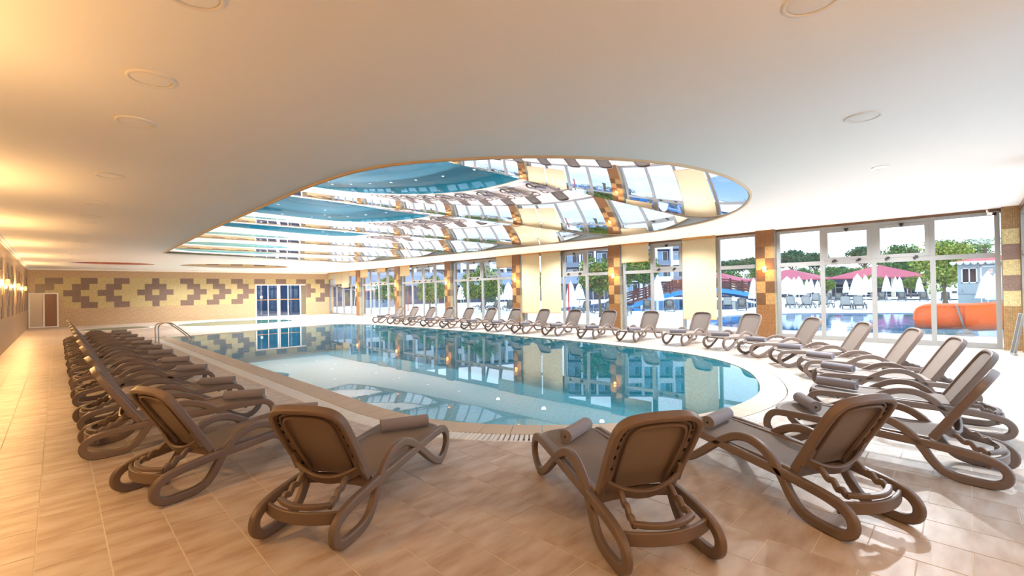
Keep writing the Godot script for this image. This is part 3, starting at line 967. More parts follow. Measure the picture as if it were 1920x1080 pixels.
var sconce_parts := {}
func sconce(at: Vector3, turn: float, label: String, energy: float, group: String, hue: Color) -> void:   # faces local +z
	if sconce_parts.is_empty():
		var g := mat(Color(1, 0.9, 0.7), 0.4)
		g.emission_enabled = true
		g.emission = Color(1.0, 0.62, 0.22)
		g.emission_energy_multiplier = 6.0
		var b := MB.new()
		b.lathe(PackedVector2Array([Vector2(0.0, -0.11), Vector2(0.03, -0.105), Vector2(0.05, -0.08), Vector2(0.055, 0.0), Vector2(0.05, 0.08), Vector2(0.03, 0.105), Vector2(0.0, 0.11)]), 16, Vector3(0, 0, 0.1))
		sconce_parts.glass = [b.mesh(), g]
		b = MB.new()
		b.lathe(PackedVector2Array([Vector2(0.056, -0.012), Vector2(0.075, -0.012), Vector2(0.075, 0.012), Vector2(0.056, 0.012)]), 18, Vector3(0, 0, 0.1))
		b.box(Vector3(-0.11, -0.012, 0.085), Vector3(0.11, 0.012, 0.115))
		sconce_parts.band = [b.mesh(), M.chrome]
		b = MB.new()
		b.box(Vector3(-0.05, -0.07, 0), Vector3(0.05, 0.07, 0.03))
		sconce_parts.back_plate = [b.mesh(), M.chrome]
	var t := thing("wall_sconce", label, "wall lamp", at, turn, group)
	obj("glass_bulb", sconce_parts.glass[0], sconce_parts.glass[1], t)
	obj("band", sconce_parts.band[0], sconce_parts.band[1], t)
	obj("back_plate", sconce_parts.back_plate[0], sconce_parts.back_plate[1], t)
	var l := OmniLight3D.new()
	l.name = "lamp"
	l.position = Vector3(0, 0, 0.1)
	l.light_color = hue
	l.light_energy = energy
	l.light_size = 0.045
	l.omni_range = 45
	l.omni_attenuation = 2
	l.shadow_enabled = true
	t.add_child(l)

# ------------------------------------------------------------------ lounger: local +x is the foot end, origin under the middle
var lounger_parts := []
func lounger_meshes() -> void:
	var q := rounded(0.072, 0.052, 0.016, 3)
	var loop := [[1.862, 0.15], [1.855, 0.245], [1.79, 0.315], [1.66, 0.33], [1.4, 0.325], [1.1, 0.31], [0.80, 0.295], [0.55, 0.285], [0.36, 0.27], [0.2, 0.25], [0.09, 0.215], [0.037, 0.155], [0.045, 0.085], [0.11, 0.042], [0.22, 0.036], [0.34, 0.042], [0.43, 0.075], [0.50, 0.15], [0.56, 0.245], [0.65, 0.355], [0.77, 0.43], [0.91, 0.452], [1.05, 0.42], [1.2, 0.335], [1.36, 0.22], [1.50, 0.12], [1.61, 0.058], [1.70, 0.038], [1.79, 0.068]]
	var side := []
	for p in loop: side.append(Vector3(p[0] - 0.95, p[1], 0))
	var pts := smooth(side, 3, true)
	for s in [-1, 1]:
		var b := MB.new()
		var pp := []
		for p in pts: pp.append(p + Vector3(0, 0, 0.315 * s))
		b.sweep(pp, q[0], q[1], Vector3(0, 0, 1), true)
		lounger_parts.append(["side_frame", b.mesh(), "resin"])
	# seat: rim and sling
	var rim := []
	for p in [[-0.44, -0.275], [0.3, -0.275], [0.70, -0.275], [0.82, -0.23], [0.87, -0.12], [0.878, 0.0], [0.87, 0.12], [0.82, 0.23], [0.70, 0.275], [0.3, 0.275], [-0.44, 0.275]]:
		rim.append(Vector3(p[0], 0.335 - 0.02 * maxf(0, 0.3 - p[0]), p[1]))
	var rp := rounded(0.05, 0.036, 0.012, 3)
	var b := MB.new()
	b.sweep(smooth(rim, 3, false), rp[0], rp[1], Vector3.UP, false)
	lounger_parts.append(["seat_rim", b.mesh(), "resin"])
	b = MB.new()
	var nx := 10
	for i in nx:
		var xa := lerpf(-0.44, 0.85, float(i) / nx)
		var xb := lerpf(-0.44, 0.85, float(i + 1) / nx)
		var hw := func(x: float) -> float: return 0.27 if x < 0.72 else 0.27 - 0.5 * (x - 0.72)
		var yy := func(x: float) -> float: return 0.352 - 0.012 * sin(PI * clampf((x + 0.44) / 1.32, 0, 1)) - 0.02 * maxf(0, 0.3 - x)
		var ha: float = hw.call(xa)
		var hb: float = hw.call(xb)
		b.quad(Vector3(xa, yy.call(xa), -ha), Vector3(xb, yy.call(xb), -hb), Vector3(xb, yy.call(xb), hb), Vector3(xa, yy.call(xa), ha), Vector3.UP)
	lounger_parts.append(["seat_sling", b.mesh(), "sling"])
	# backrest in its own plane: u across, w up the back
	var hinge := Vector3(-0.455, 0.33, 0)
	var ang := deg_to_rad(BACK_ANGLE)
	var up := Vector3(-cos(ang), sin(ang), 0)
	var rear := Vector3(-sin(ang), -cos(ang), 0)   # towards the back of the backrest
	var at := func(u: float, w: float, d: float) -> Vector3: return hinge + up * w + Vector3(0, 0, u) + rear * d
	var outline := [[-0.27, 0.000], [-0.282, 0.186], [-0.29, 0.372], [-0.29, 0.512], [-0.278, 0.595], [-0.24, 0.651], [-0.16, 0.679], [0, 0.688], [0.16, 0.679], [0.24, 0.651], [0.278, 0.595], [0.29, 0.512], [0.29, 0.372], [0.282, 0.186], [0.27, 0.000]]
	var pa := []
	for p in outline: pa.append(at.call(p[0], p[1], 0.0))
	var fp := rounded(0.042, 0.07, 0.015, 3)
	b = MB.new()
	b.sweep(smooth(pa, 3, false), fp[0], fp[1], rear, false)
	lounger_parts.append(["backrest_frame", b.mesh(), "resin"])
	# flange on which the cloth is laced, on the rear side
	pa = []
	for p in outline: pa.append(at.call(p[0] * 0.87, p[1] * 0.945 + 0.01, 0.004))
	var gp := rounded(0.045, 0.012, 0.005, 2)
	b = MB.new()
	b.sweep(smooth(pa, 3, false), gp[0], gp[1], rear, false)
	lounger_parts.append(["backrest_flange", b.mesh(), "resin"])
	b = MB.new()
	var lace := smooth(pa, 3, false)
	for i in range(2, lace.size() - 2, 2):
		var t: Vector3 = (lace[i + 1] - lace[i - 1]).normalized()
		b.bar(lace[i] - t * 0.014 + rear * 0.008, lace[i] + t * 0.014 + rear * 0.008, 0.012, 0.006, rear)
	lounger_parts.append(["lacing_slots", b.mesh(), "rubber"])
	pa = []
	for p in outline: pa.append(at.call(p[0] * 0.70, p[1] * 0.84 + 0.05, 0.014))
	gp = rounded(0.022, 0.03, 0.008, 2)
	b = MB.new()
	b.sweep(smooth(pa, 3, false), gp[0], gp[1], rear, false)
	lounger_parts.append(["inner_frame", b.mesh(), "resin"])
	b = MB.new()
	var cloth := smooth(v2(outline), 3, false)
	var nn := -rear
	var mid := b.vert(at.call(0, 0.37, -0.004), nn)
	for p in cloth: b.vert(at.call(p.x * 0.95, p.y * 0.98, -0.012), nn)
	for i in cloth.size(): b.tri(mid, mid + 1 + i, mid + 1 + (i + 1) % cloth.size())
	lounger_parts.append(["backrest_sling", b.mesh(), "sling"])
	# prop: upper yoke, two notched struts and a lower bow
	var yoke := []
	for i in 9:
		var u := lerpf(-0.27, 0.27, i / 8.0)
		yoke.append(at.call(u, 0.13 - 0.05 * (1.0 - pow(absf(u) / 0.27, 2.0)), 0.03 + 0.075 * (1.0 - pow(absf(u) / 0.27, 2.0))))
	var yp := rounded(0.03, 0.075, 0.01, 3)
	b = MB.new()
	b.sweep(smooth(yoke, 3, false), yp[0], yp[1], up, false)
	for s in [-1, 1]: b.bar(at.call(0.268 * s, 0.09, 0.03), at.call(0.266 * s, 0.24, 0.02), 0.03, 0.05, Vector3(0, 0, 1))
	lounger_parts.append(["support_yoke", b.mesh(), "resin"])
	for s in [-1, 1]:
		var st := []
		var a: Vector3 = at.call(0.18 * s, 0.10, 0.075)
		var e := Vector3(-0.80, 0.262, 0.2 * s)
		for i in 13:
			var t := i / 12.0
			var p := a.lerp(e, t)
			p += Vector3(0, 1, 0) * (0.016 * sin(t * TAU * 3.0) * sin(PI * t)) + Vector3(-0.02, -0.02, 0) * sin(PI * t)
			st.append(p)
		var sp := rounded(0.042, 0.034, 0.01, 3)
		b = MB.new()
		b.sweep(smooth(st, 2, false), sp[0], sp[1], Vector3(0, 0, 1), false)
		lounger_parts.append(["support_strut", b.mesh(), "resin"])
	var bow := []
	for i in 11:
		var u := lerpf(-0.205, 0.205, i / 10.0)
		bow.append(Vector3(-0.79 - 0.075 * (1.0 - pow(absf(u) / 0.205, 2.0)), 0.268, u))
	var bp := rounded(0.045, 0.034, 0.01, 3)
	b = MB.new()
	b.sweep(smooth(bow, 2, false), bp[0], bp[1], Vector3.UP, false)
	lounger_parts.append(["support_bow", b.mesh(), "resin"])
	for d in [[-0.80, 0.205, -0.09, 0.085], [-0.40, 0.255, 0.05, 0.08], [0.60, 0.30, 0.0, 0.05]]:
		var cb := []
		for i in 11:
			var u := lerpf(-0.305, 0.305, i / 10.0)
			cb.append(Vector3(d[0] + d[2] * (1.0 - pow(absf(u) / 0.305, 2.0)), d[1], u))
		var cp := rounded(0.03, d[3], 0.01, 3)
		b = MB.new()
		b.sweep(smooth(cb, 2, false), cp[0], cp[1], Vector3.UP, false)
		lounger_parts.append(["crossbar", b.mesh(), "resin"])
	for x in [-0.74, 0.75]:
		for s in [-1, 1]:
			b = MB.new()
			b.box(Vector3(x - 0.03, 0.0, 0.315 * s - 0.018), Vector3(x + 0.03, 0.012, 0.315 * s + 0.018))
			lounger_parts.append(["foot_pad", b.mesh(), "rubber"])

const BACK_ANGLE := 58.0

func lounger(x: float, z: float, deg: float, label: String, group: String, grey := false) -> Node3D:
	if lounger_parts.is_empty(): lounger_meshes()
	var t := thing("sun_lounger", label, "sun lounger", Vector3(x, 0, z), deg_to_rad(deg), group)
	for p in lounger_parts:
		var o := obj(p[0], p[1], M[p[2] + ("_grey" if grey and p[2] != "rubber" else "")], t)
		if p[0] == "lacing_slots": o.set_meta("kind", "stuff")
	return t

var towel_mesh: ArrayMesh
func towel(x: float, z: float, deg: float, label: String) -> void:
	if towel_mesh == null:
		var b := MB.new()
		var outer := PackedVector2Array()
		var inner := PackedVector2Array()
		var turns := 3.6
		var m := 84
		for i in m + 1:
			var t := float(i) / m
			var a := t * turns * TAU - 1.2
			var r := lerpf(0.012, 0.062, t)
			outer.append(Vector2(cos(a), sin(a) * 0.93) * (r + 0.0062))
			inner.append(Vector2(cos(a), sin(a) * 0.93) * (r - 0.0045))
		var hl := 0.23
		for i in m:
			var wob := 0.004
			for side in [outer, inner]:
				var a: Vector2 = side[i]
				var c: Vector2 = side[i + 1]
				var s := 1.0 if side == outer else -1.0
				var na := Vector3(0, a.normalized().y, a.normalized().x) * s
				var nc := Vector3(0, c.normalized().y, c.normalized().x) * s
				var k := b.vert(Vector3(-hl, a.y, a.x), na)
				b.vert(Vector3(hl, a.y, a.x), na); b.vert(Vector3(hl, c.y, c.x), nc); b.vert(Vector3(-hl, c.y, c.x), nc)
				b.tri(k, k + 1, k + 2); b.tri(k, k + 2, k + 3)
			for e in [-1, 1]:
				var o := Vector3(hl * e, 0, 0)
				b.quad(o + Vector3(0, outer[i].y, outer[i].x), o + Vector3(0, outer[i + 1].y, outer[i + 1].x), o + Vector3(0, inner[i + 1].y, inner[i + 1].x), o + Vector3(0, inner[i].y, inner[i].x), Vector3(e, 0, 0))
		towel_mesh = b.mesh()
	var o := MeshInstance3D.new()
	o.name = numbered("rolled_towel")
	o.mesh = towel_mesh
	o.material_override = M.towel
	add_child(o)
	o.position = Vector3(x, 0.413, z)
	o.rotation.y = deg_to_rad(deg)
	tag(o, label, "towel", "rolled towels on the loungers")

func build_loungers() -> void:
	# round the near end of the pool: x, z of the towel, facing, towel turn
	var end := [[1.9, -5.4, 18, -31], [2.43, -3.97, 30, -21], [3.38, -2.57, 59, 12], [4.63, -1.77, 63, -2], [5.89, -1.28, 84, -148], [7.29, -1.24, 98, -104], [8.75, -1.47, 106, -112], [10.08, -1.96, 113, -110], [11.18, -2.73, 121, -98], [12.22, -3.7, 134, -103], [13.05, -4.87, 163, -80], [13.3, -6.22, 172, -60]]
	for i in end.size():
		var e: Array = end[i]
		var a := deg_to_rad(e[2])
		lounger(e[0] - 0.62 * cos(a), e[1] + 0.62 * sin(a), e[2], "taupe lounger round the rounded pool end, %s from the left wall row" % ORD[i], "loungers round the rounded pool end")
		towel(e[0], e[1], e[3], "rolled grey towel on the lounger at the rounded pool end, %s from the left row" % ORD[i])
	var lz := [-6.72, -8.12, -10.0, -11.6, -13.5, -15.1, -16.95, -18.55, -20.25, -22.1, -23.6]
	for i in lz.size():
		lounger(1.10, lz[i] - 0.12, rng.randf_range(-2, 3), "taupe lounger in the row along the left wall, %s from the back wall end" % ORD[lz.size() - 1 - i], "loungers along the left wall")
		towel(1.73, lz[i], -27 + rng.randf_range(-4, 4), "rolled grey towel in the left wall row, %s from the back wall end" % ORD[lz.size() - 1 - i])
	for i in 11:
		var z := -7.7 - 1.64 * i
		lounger(13.95, z - 0.15, 180 + rng.randf_range(-3, 3), "taupe lounger in the row before the windows, %s from the sliding door end" % ORD[10 - i], "loungers before the windows")
		towel(13.3, z, -25 + rng.randf_range(-10, 10), "rolled grey towel in the window row, %s from the sliding door end" % ORD[10 - i])

func build_left_sconces() -> void:
	var i := 0
	for z in [-34.5, -28.5, -22.5, -16.5, -10.5, -4.5]:
		sconce(Vector3(XL, 2.3, z), PI / 2, "lit wall lamp on the left wall, %s from the back wall" % ORD[i], WALL_SCONCE, "left wall lamps", Color(1.0, 0.78, 0.50))
		i += 1
	# two more on the solid part of the near wall: they warm the backs of the nearest loungers
	sconce(Vector3(0.1, 2.3, ZN), PI, "lit wall lamp on the near wall beside the left corner", NEAR_SCONCE, "near wall lamps", Color(1.0, 0.82, 0.61))
	sconce(Vector3(2.3, 2.3, ZN), PI, "lit wall lamp on the near wall beside its window", NEAR_SCONCE, "near wall lamps", Color(1.0, 0.82, 0.61))

func build_corner_sash() -> void:
	var t := thing("window_sash", "spare aluminium sash leaning by the corner pillar", "window sash", Vector3(16.0, 0, 0.72))
	var b := MB.new()
	b.bar(Vector3(0, 0.02, 0), Vector3(-0.62, 1.0, 0.12), 0.045, 0.04)
	b.bar(Vector3(-0.12, 0.02, 0.05), Vector3(-0.74, 1.0, 0.17), 0.04, 0.03)
	part("stile", b, M.aluminium, t)
	b = MB.new()
	b.bar(Vector3(0.0, 0.03, 0), Vector3(-0.3, 0.03, 0.06), 0.05, 0.05)
	part("rail", b, M.aluminium, t)

# ------------------------------------------------------------------ outdoors
var tree_kinds := {}
func leaf_crown(kind: String) -> Dictionary:
	if tree_kinds.has(kind): return tree_kinds[kind]
	var r := RandomNumberGenerator.new()
	r.seed = hash(kind)
	# radius x, y; leaf size; count; colours
	var k: Dictionary = {
		"orange": {rx = 1.45, ry = 1.3, cy = 2.75, leaf = 0.19, n = 5200, cols = [Color(0.05, 0.13, 0.02), Color(0.10, 0.22, 0.035), Color(0.20, 0.30, 0.05), Color(0.30, 0.33, 0.07)], trunk = 1.6, tr = 0.1, fruit = 26},
		"bushy": {rx = 1.9, ry = 1.6, cy = 2.5, leaf = 0.2, n = 7500, cols = [Color(0.05, 0.13, 0.02), Color(0.10, 0.22, 0.035), Color(0.20, 0.30, 0.05), Color(0.32, 0.36, 0.07)], trunk = 1.0, tr = 0.11, fruit = 18},
		"pine": {rx = 4.2, ry = 2.6, cy = 9.0, leaf = 0.6, n = 4200, cols = [Color(0.03, 0.09, 0.045), Color(0.05, 0.13, 0.06), Color(0.09, 0.18, 0.08)], trunk = 7.0, tr = 0.25, fruit = 0},
		"broad": {rx = 4.5, ry = 3.6, cy = 6.5, leaf = 0.55, n = 4600, cols = [Color(0.05, 0.13, 0.03), Color(0.09, 0.2, 0.05), Color(0.16, 0.28, 0.08)], trunk = 3.6, tr = 0.25, fruit = 0},
		"yellow": {rx = 3.0, ry = 3.2, cy = 4.4, leaf = 0.34, n = 4600, cols = [Color(0.12, 0.2, 0.03), Color(0.25, 0.33, 0.05), Color(0.40, 0.42, 0.08)], trunk = 2.0, tr = 0.2, fruit = 0},
	}[kind]
	var b := MB.new()
	b.tinted = true
	var clumps := []
	for i in 26:
		var d := Vector3(r.randfn(), r.randfn(), r.randfn()).normalized() * r.randf_range(0.45, 0.8)
		clumps.append([Vector3(d.x * k.rx, k.cy + d.y * k.ry, d.z * k.rx), r.randf_range(0.3, 0.46)])
	for i in int(k.n):
		var cl: Array = clumps[r.randi() % clumps.size()]
		var d := Vector3(r.randfn(), r.randfn(), r.randfn()).normalized() * pow(r.randf(), 0.4)
		var p: Vector3 = cl[0] + Vector3(d.x * k.rx, d.y * k.ry, d.z * k.rx) * cl[1]
		var nn := (d + Vector3(r.randfn(), r.randfn() + 0.6, r.randfn()) * 0.6).normalized()
		var t := nn.cross(Vector3(r.randfn(), r.randfn(), r.randfn())).normalized()
		var s: float = k.leaf * r.randf_range(0.6, 1.25)
		var w := nn.cross(t) * s * 0.3
		b.tint = k.cols[r.randi() % k.cols.size()] * r.randf_range(0.75, 1.25)
		b.tint.a = 1
		var q := b.vert(p - t * s * 0.5, nn)
		b.vert(p + w - nn * s * 0.06, nn); b.vert(p + t * s * 0.5 - nn * s * 0.12, nn); b.vert(p - w - nn * s * 0.06, nn)
		b.tri(q, q + 1, q + 2); b.tri(q, q + 2, q + 3)
	k.crown = b.mesh()
	b = MB.new()
	var pr := ring_profile(1.0, 9)
	var tr := []
	var sc := []
	for i in 7:
		var t := i / 6.0
		tr.append(Vector3(0.05 * sin(t * 4) * k.trunk * 0.5, t * k.trunk * 1.25, 0.04 * cos(t * 5) * k.trunk * 0.5))
		sc.append(k.tr * lerpf(1.35 if i == 0 else 1.0, 0.55, t))
	b.sweep(tr, pr[0], pr[1], Vector3(0, 0, 1), false, sc)
	for i in 6:
		var a := TAU * i / 6 + 0.3
		var o := Vector3(0, k.trunk * 0.85, 0)
		var e := Vector3(cos(a) * k.rx * 0.6, k.cy + r.randf_range(-0.3, 0.4) * k.ry, sin(a) * k.rx * 0.6)
		b.sweep([o, o.lerp(e, 0.5) + Vector3(0, -0.05 * k.ry, 0), e], pr[0], pr[1], Vector3(0.3, 0.1, 1).normalized(), false, [k.tr * 0.55, k.tr * 0.4, k.tr * 0.15])
	k.wood = b.mesh()
	k.fruits = []
	for i in int(k.fruit):
		var cl: Array = clumps[r.randi() % clumps.size()]
		var d := Vector3(r.randfn(), r.randfn() * 0.7, r.randfn()).normalized()
		k.fruits.append(cl[0] + Vector3(d.x * k.rx, d.y * k.ry, d.z * k.rx) * cl[1] * 0.95)
	tree_kinds[kind] = k
	return k

var fruit_mesh: ArrayMesh
func tree(kind: String, called: String, label: String, at: Vector3, size: float, turn: float, group: String) -> void:
	var k := leaf_crown(kind)
	var t := thing(called, label, "tree", at, turn, group)
	t.scale = Vector3.ONE * size
	obj("foliage", k.crown, M.leaf, t).set_meta("kind", "stuff")
	obj("trunk", k.wood, M.bark, t)
	if fruit_mesh == null:
		var b := MB.new()
		b.lathe(PackedVector2Array([Vector2(0, -0.045), Vector2(0.032, -0.032), Vector2(0.045, 0), Vector2(0.032, 0.032), Vector2(0, 0.045)]), 8)
		fruit_mesh = b.mesh()
	for p in k.fruits: obj("fruit", fruit_mesh, M.fruit, t).position = p

var umb := {}
func umbrella(x: float, z: float, label: String, size := 1.0, fat := 1.0) -> void:
	if umb.is_empty():
		var b := MB.new()
		b.lathe(PackedVector2Array([Vector2(0.0, 2.45), Vector2(0.05, 2.40), Vector2(0.12, 2.2), Vector2(0.17, 2.12), Vector2(0.16, 2.08), Vector2(0.23, 1.7), Vector2(0.30, 1.2), Vector2(0.36, 0.82), Vector2(0.30, 0.80), Vector2(0.05, 0.95)]), 40, Vector3.ZERO, 0.10, 8)
		umb.canopy = b.mesh()
		b = MB.new()
		b.lathe(PackedVector2Array([Vector2(0.025, 0.0), Vector2(0.025, 2.5), Vector2(0.0, 2.52)]), 10)
		umb.pole = b.mesh()
		b = MB.new()
		b.lathe(PackedVector2Array([Vector2(0, 0.09), Vector2(0.06, 0.09), Vector2(0.3, 0.05), Vector2(0.32, 0.0)]), 18)
		umb.base = b.mesh()
	var t := thing("parasol", label, "parasol", Vector3(x, -0.02, z), x * 7.0, "closed white parasols by the outdoor pools")
	t.scale = Vector3(size * fat, size, size * fat)
	obj("canopy", umb.canopy, M.canvas, t)
	obj("pole", umb.pole, M.render_white, t)
	obj("base", umb.base, M.render_white, t)

func hip_roof(b: MB, lo: Vector2, hi: Vector2, y0: float, y1: float, inset: float) -> void:
	var c := [Vector3(lo.x, y0, lo.y), Vector3(hi.x, y0, lo.y), Vector3(hi.x, y0, hi.y), Vector3(lo.x, y0, hi.y)]
	var ra: Vector3
	var rb: Vector3
	if hi.y - lo.y >= hi.x - lo.x:
		ra = Vector3((lo.x + hi.x) / 2, y1, lo.y + inset); rb = Vector3((lo.x + hi.x) / 2, y1, hi.y - inset)
	else:
		ra = Vector3(lo.x + inset, y1, (lo.y + hi.y) / 2); rb = Vector3(hi.x - inset, y1, (lo.y + hi.y) / 2)
	var f := func(p: Array) -> void:
		var nn: Vector3 = (p[1] - p[0]).cross(p[2] - p[0]).normalized()
		if nn.y < 0: nn = -nn
		var k := b.v.size()
		for q in p: b.vert(q, nn)
		for i in range(1, p.size() - 1): b.tri(k, k + i, k + i + 1)
	if hi.y - lo.y >= hi.x - lo.x:
		f.call([c[0], c[1], ra]); f.call([c[2], c[3], rb]); f.call([c[1], c[2], rb, ra]); f.call([c[3], c[0], ra, rb])
	else:
		f.call([c[3], c[0], ra]); f.call([c[1], c[2], rb]); f.call([c[0], c[1], rb, ra]); f.call([c[2], c[3], rb, ra])

func pavilion(x: float, z0: float, z1: float, ridge: float, label: String, inset: float) -> void:
	var t := thing("pavilion", label, "building", Vector3(x, 0, 0), 0, "red roofed pavilions across the pool")
	var b := MB.new()
	hip_roof(b, Vector2(-1.2, z0 - 0.35), Vector2(11, z1 + 0.35), 2.85, ridge, inset)
	b.box(Vector3(-1.2, 2.7, z0 - 0.35), Vector3(11, 2.85, z1 + 0.35))
	part("roof", b, M.pink_roof, t)
	boxpart("fascia", Vector3(-0.2, 2.1, z0), Vector3(0.1, 2.7, z1), M.navy, t)
	boxpart("back_wall", Vector3(2.5, 0, z0), Vector3(9, 2.7, z1), M.navy, t)
	var n := int(round((z1 - z0) / 4.0))
	for i in n + 1:
		var z := lerpf(z0, z1, float(i) / n)
		boxpart("column", Vector3(-0.35, 0, z - 0.22), Vector3(0.1, 2.7, z + 0.22), M.column, t)
		if i < n:
			var za := z + 0.3
			var zb := lerpf(z0, z1, float(i + 1) / n) - 0.3
			for k in 3:
				var a := lerpf(za, zb, k / 3.0)
				var c := lerpf(za, zb, (k + 1) / 3.0)
				var w := MB.new()
				for q in [[a, a + 0.07], [c - 0.07, c]]: w.box(Vector3(2.36, 0.3, q[0]), Vector3(2.46, 2.05, q[1]))
				for y in [0.3, 1.35, 1.98]: w.box(Vector3(2.36, y, a), Vector3(2.46, y + 0.07, c))
				var wf := part("window_frame", w, M.render_white, t)
				boxpart("pane", Vector3(2.44, 0.3, a), Vector3(2.48, 2.05, c), M.pane_dark, wf)

func pool_water(called: String, label: String, poly: PackedVector2Array) -> void:
	var t := thing(called, label, "pool", Vector3.ZERO)
	var b := MB.new()
	b.prism(poly, -1.2, -1.15)
	for i in poly.size():
		var a := poly[i]
		var d := poly[(i + 1) % poly.size()]
		var o := (d - a).orthogonal().normalized()
		b.quad(Vector3(a.x, -1.2, a.y), Vector3(d.x, -1.2, d.y), Vector3(d.x, -0.03, d.y), Vector3(a.x, -0.03, a.y), Vector3(o.x, 0, o.y))
	part("basin", b, M.out_tile, t)
	b = MB.new()
	var tr := Geometry2D.triangulate_polygon(poly)
	for p in poly: b.vert(Vector3(p.x, -0.07, p.y), Vector3.UP)
	for i in range(0, tr.size(), 3): b.tri(tr[i], tr[i + 1], tr[i + 2])
	part("water", b, M.out_water, t)

const BY_TREES := ["grey lounger on the bridge pool edge, first from the orange tree", "grey lounger on the bridge pool edge, second from the orange tree", "grey lounger on the bridge pool edge, third from the orange tree", "grey lounger between the orange tree and the near red post", "grey lounger behind the near red post", "grey lounger close beside the orange tree trunk", "grey lounger behind the open sash tree, second from the middle red post", "grey lounger behind the open sash tree, third from the middle red post", "grey lounger behind the open sash tree, fourth from the middle red post", "grey lounger behind the open sash tree, fifth from the middle red post", "grey lounger behind the open sash tree, first from the middle red post", "grey lounger at the bridge foot, farther of the two beside the single parasol", "grey lounger at the bridge foot, nearer of the two beside the single parasol"]
const BY_SLIDE := ["grey lounger beyond the slide pool, first left of the clustered parasols", "grey lounger beyond the slide pool, second under the clustered parasols", "grey lounger beyond the slide pool, third under the clustered parasols", "flat grey lounger before the wide closed parasol, farther one", "flat grey lounger before the wide closed parasol, nearer one", "far grey lounger with its back to the slide pool, fifth from the kiosk", "far grey lounger with its back to the slide pool, fourth from the kiosk", "far grey lounger with its back to the slide pool, second from the kiosk", "far grey lounger with its back to the slide pool, first from the kiosk", "far grey lounger with its back to the slide pool, sixth from the kiosk", "grey lounger pushed against the kiosk wall", "grey lounger between the two parasols before the kiosk", "far grey lounger with its back to the slide pool, third from the kiosk", "grey lounger behind the clustered parasols, nearer one", "grey lounger behind the clustered parasols, farther one"]

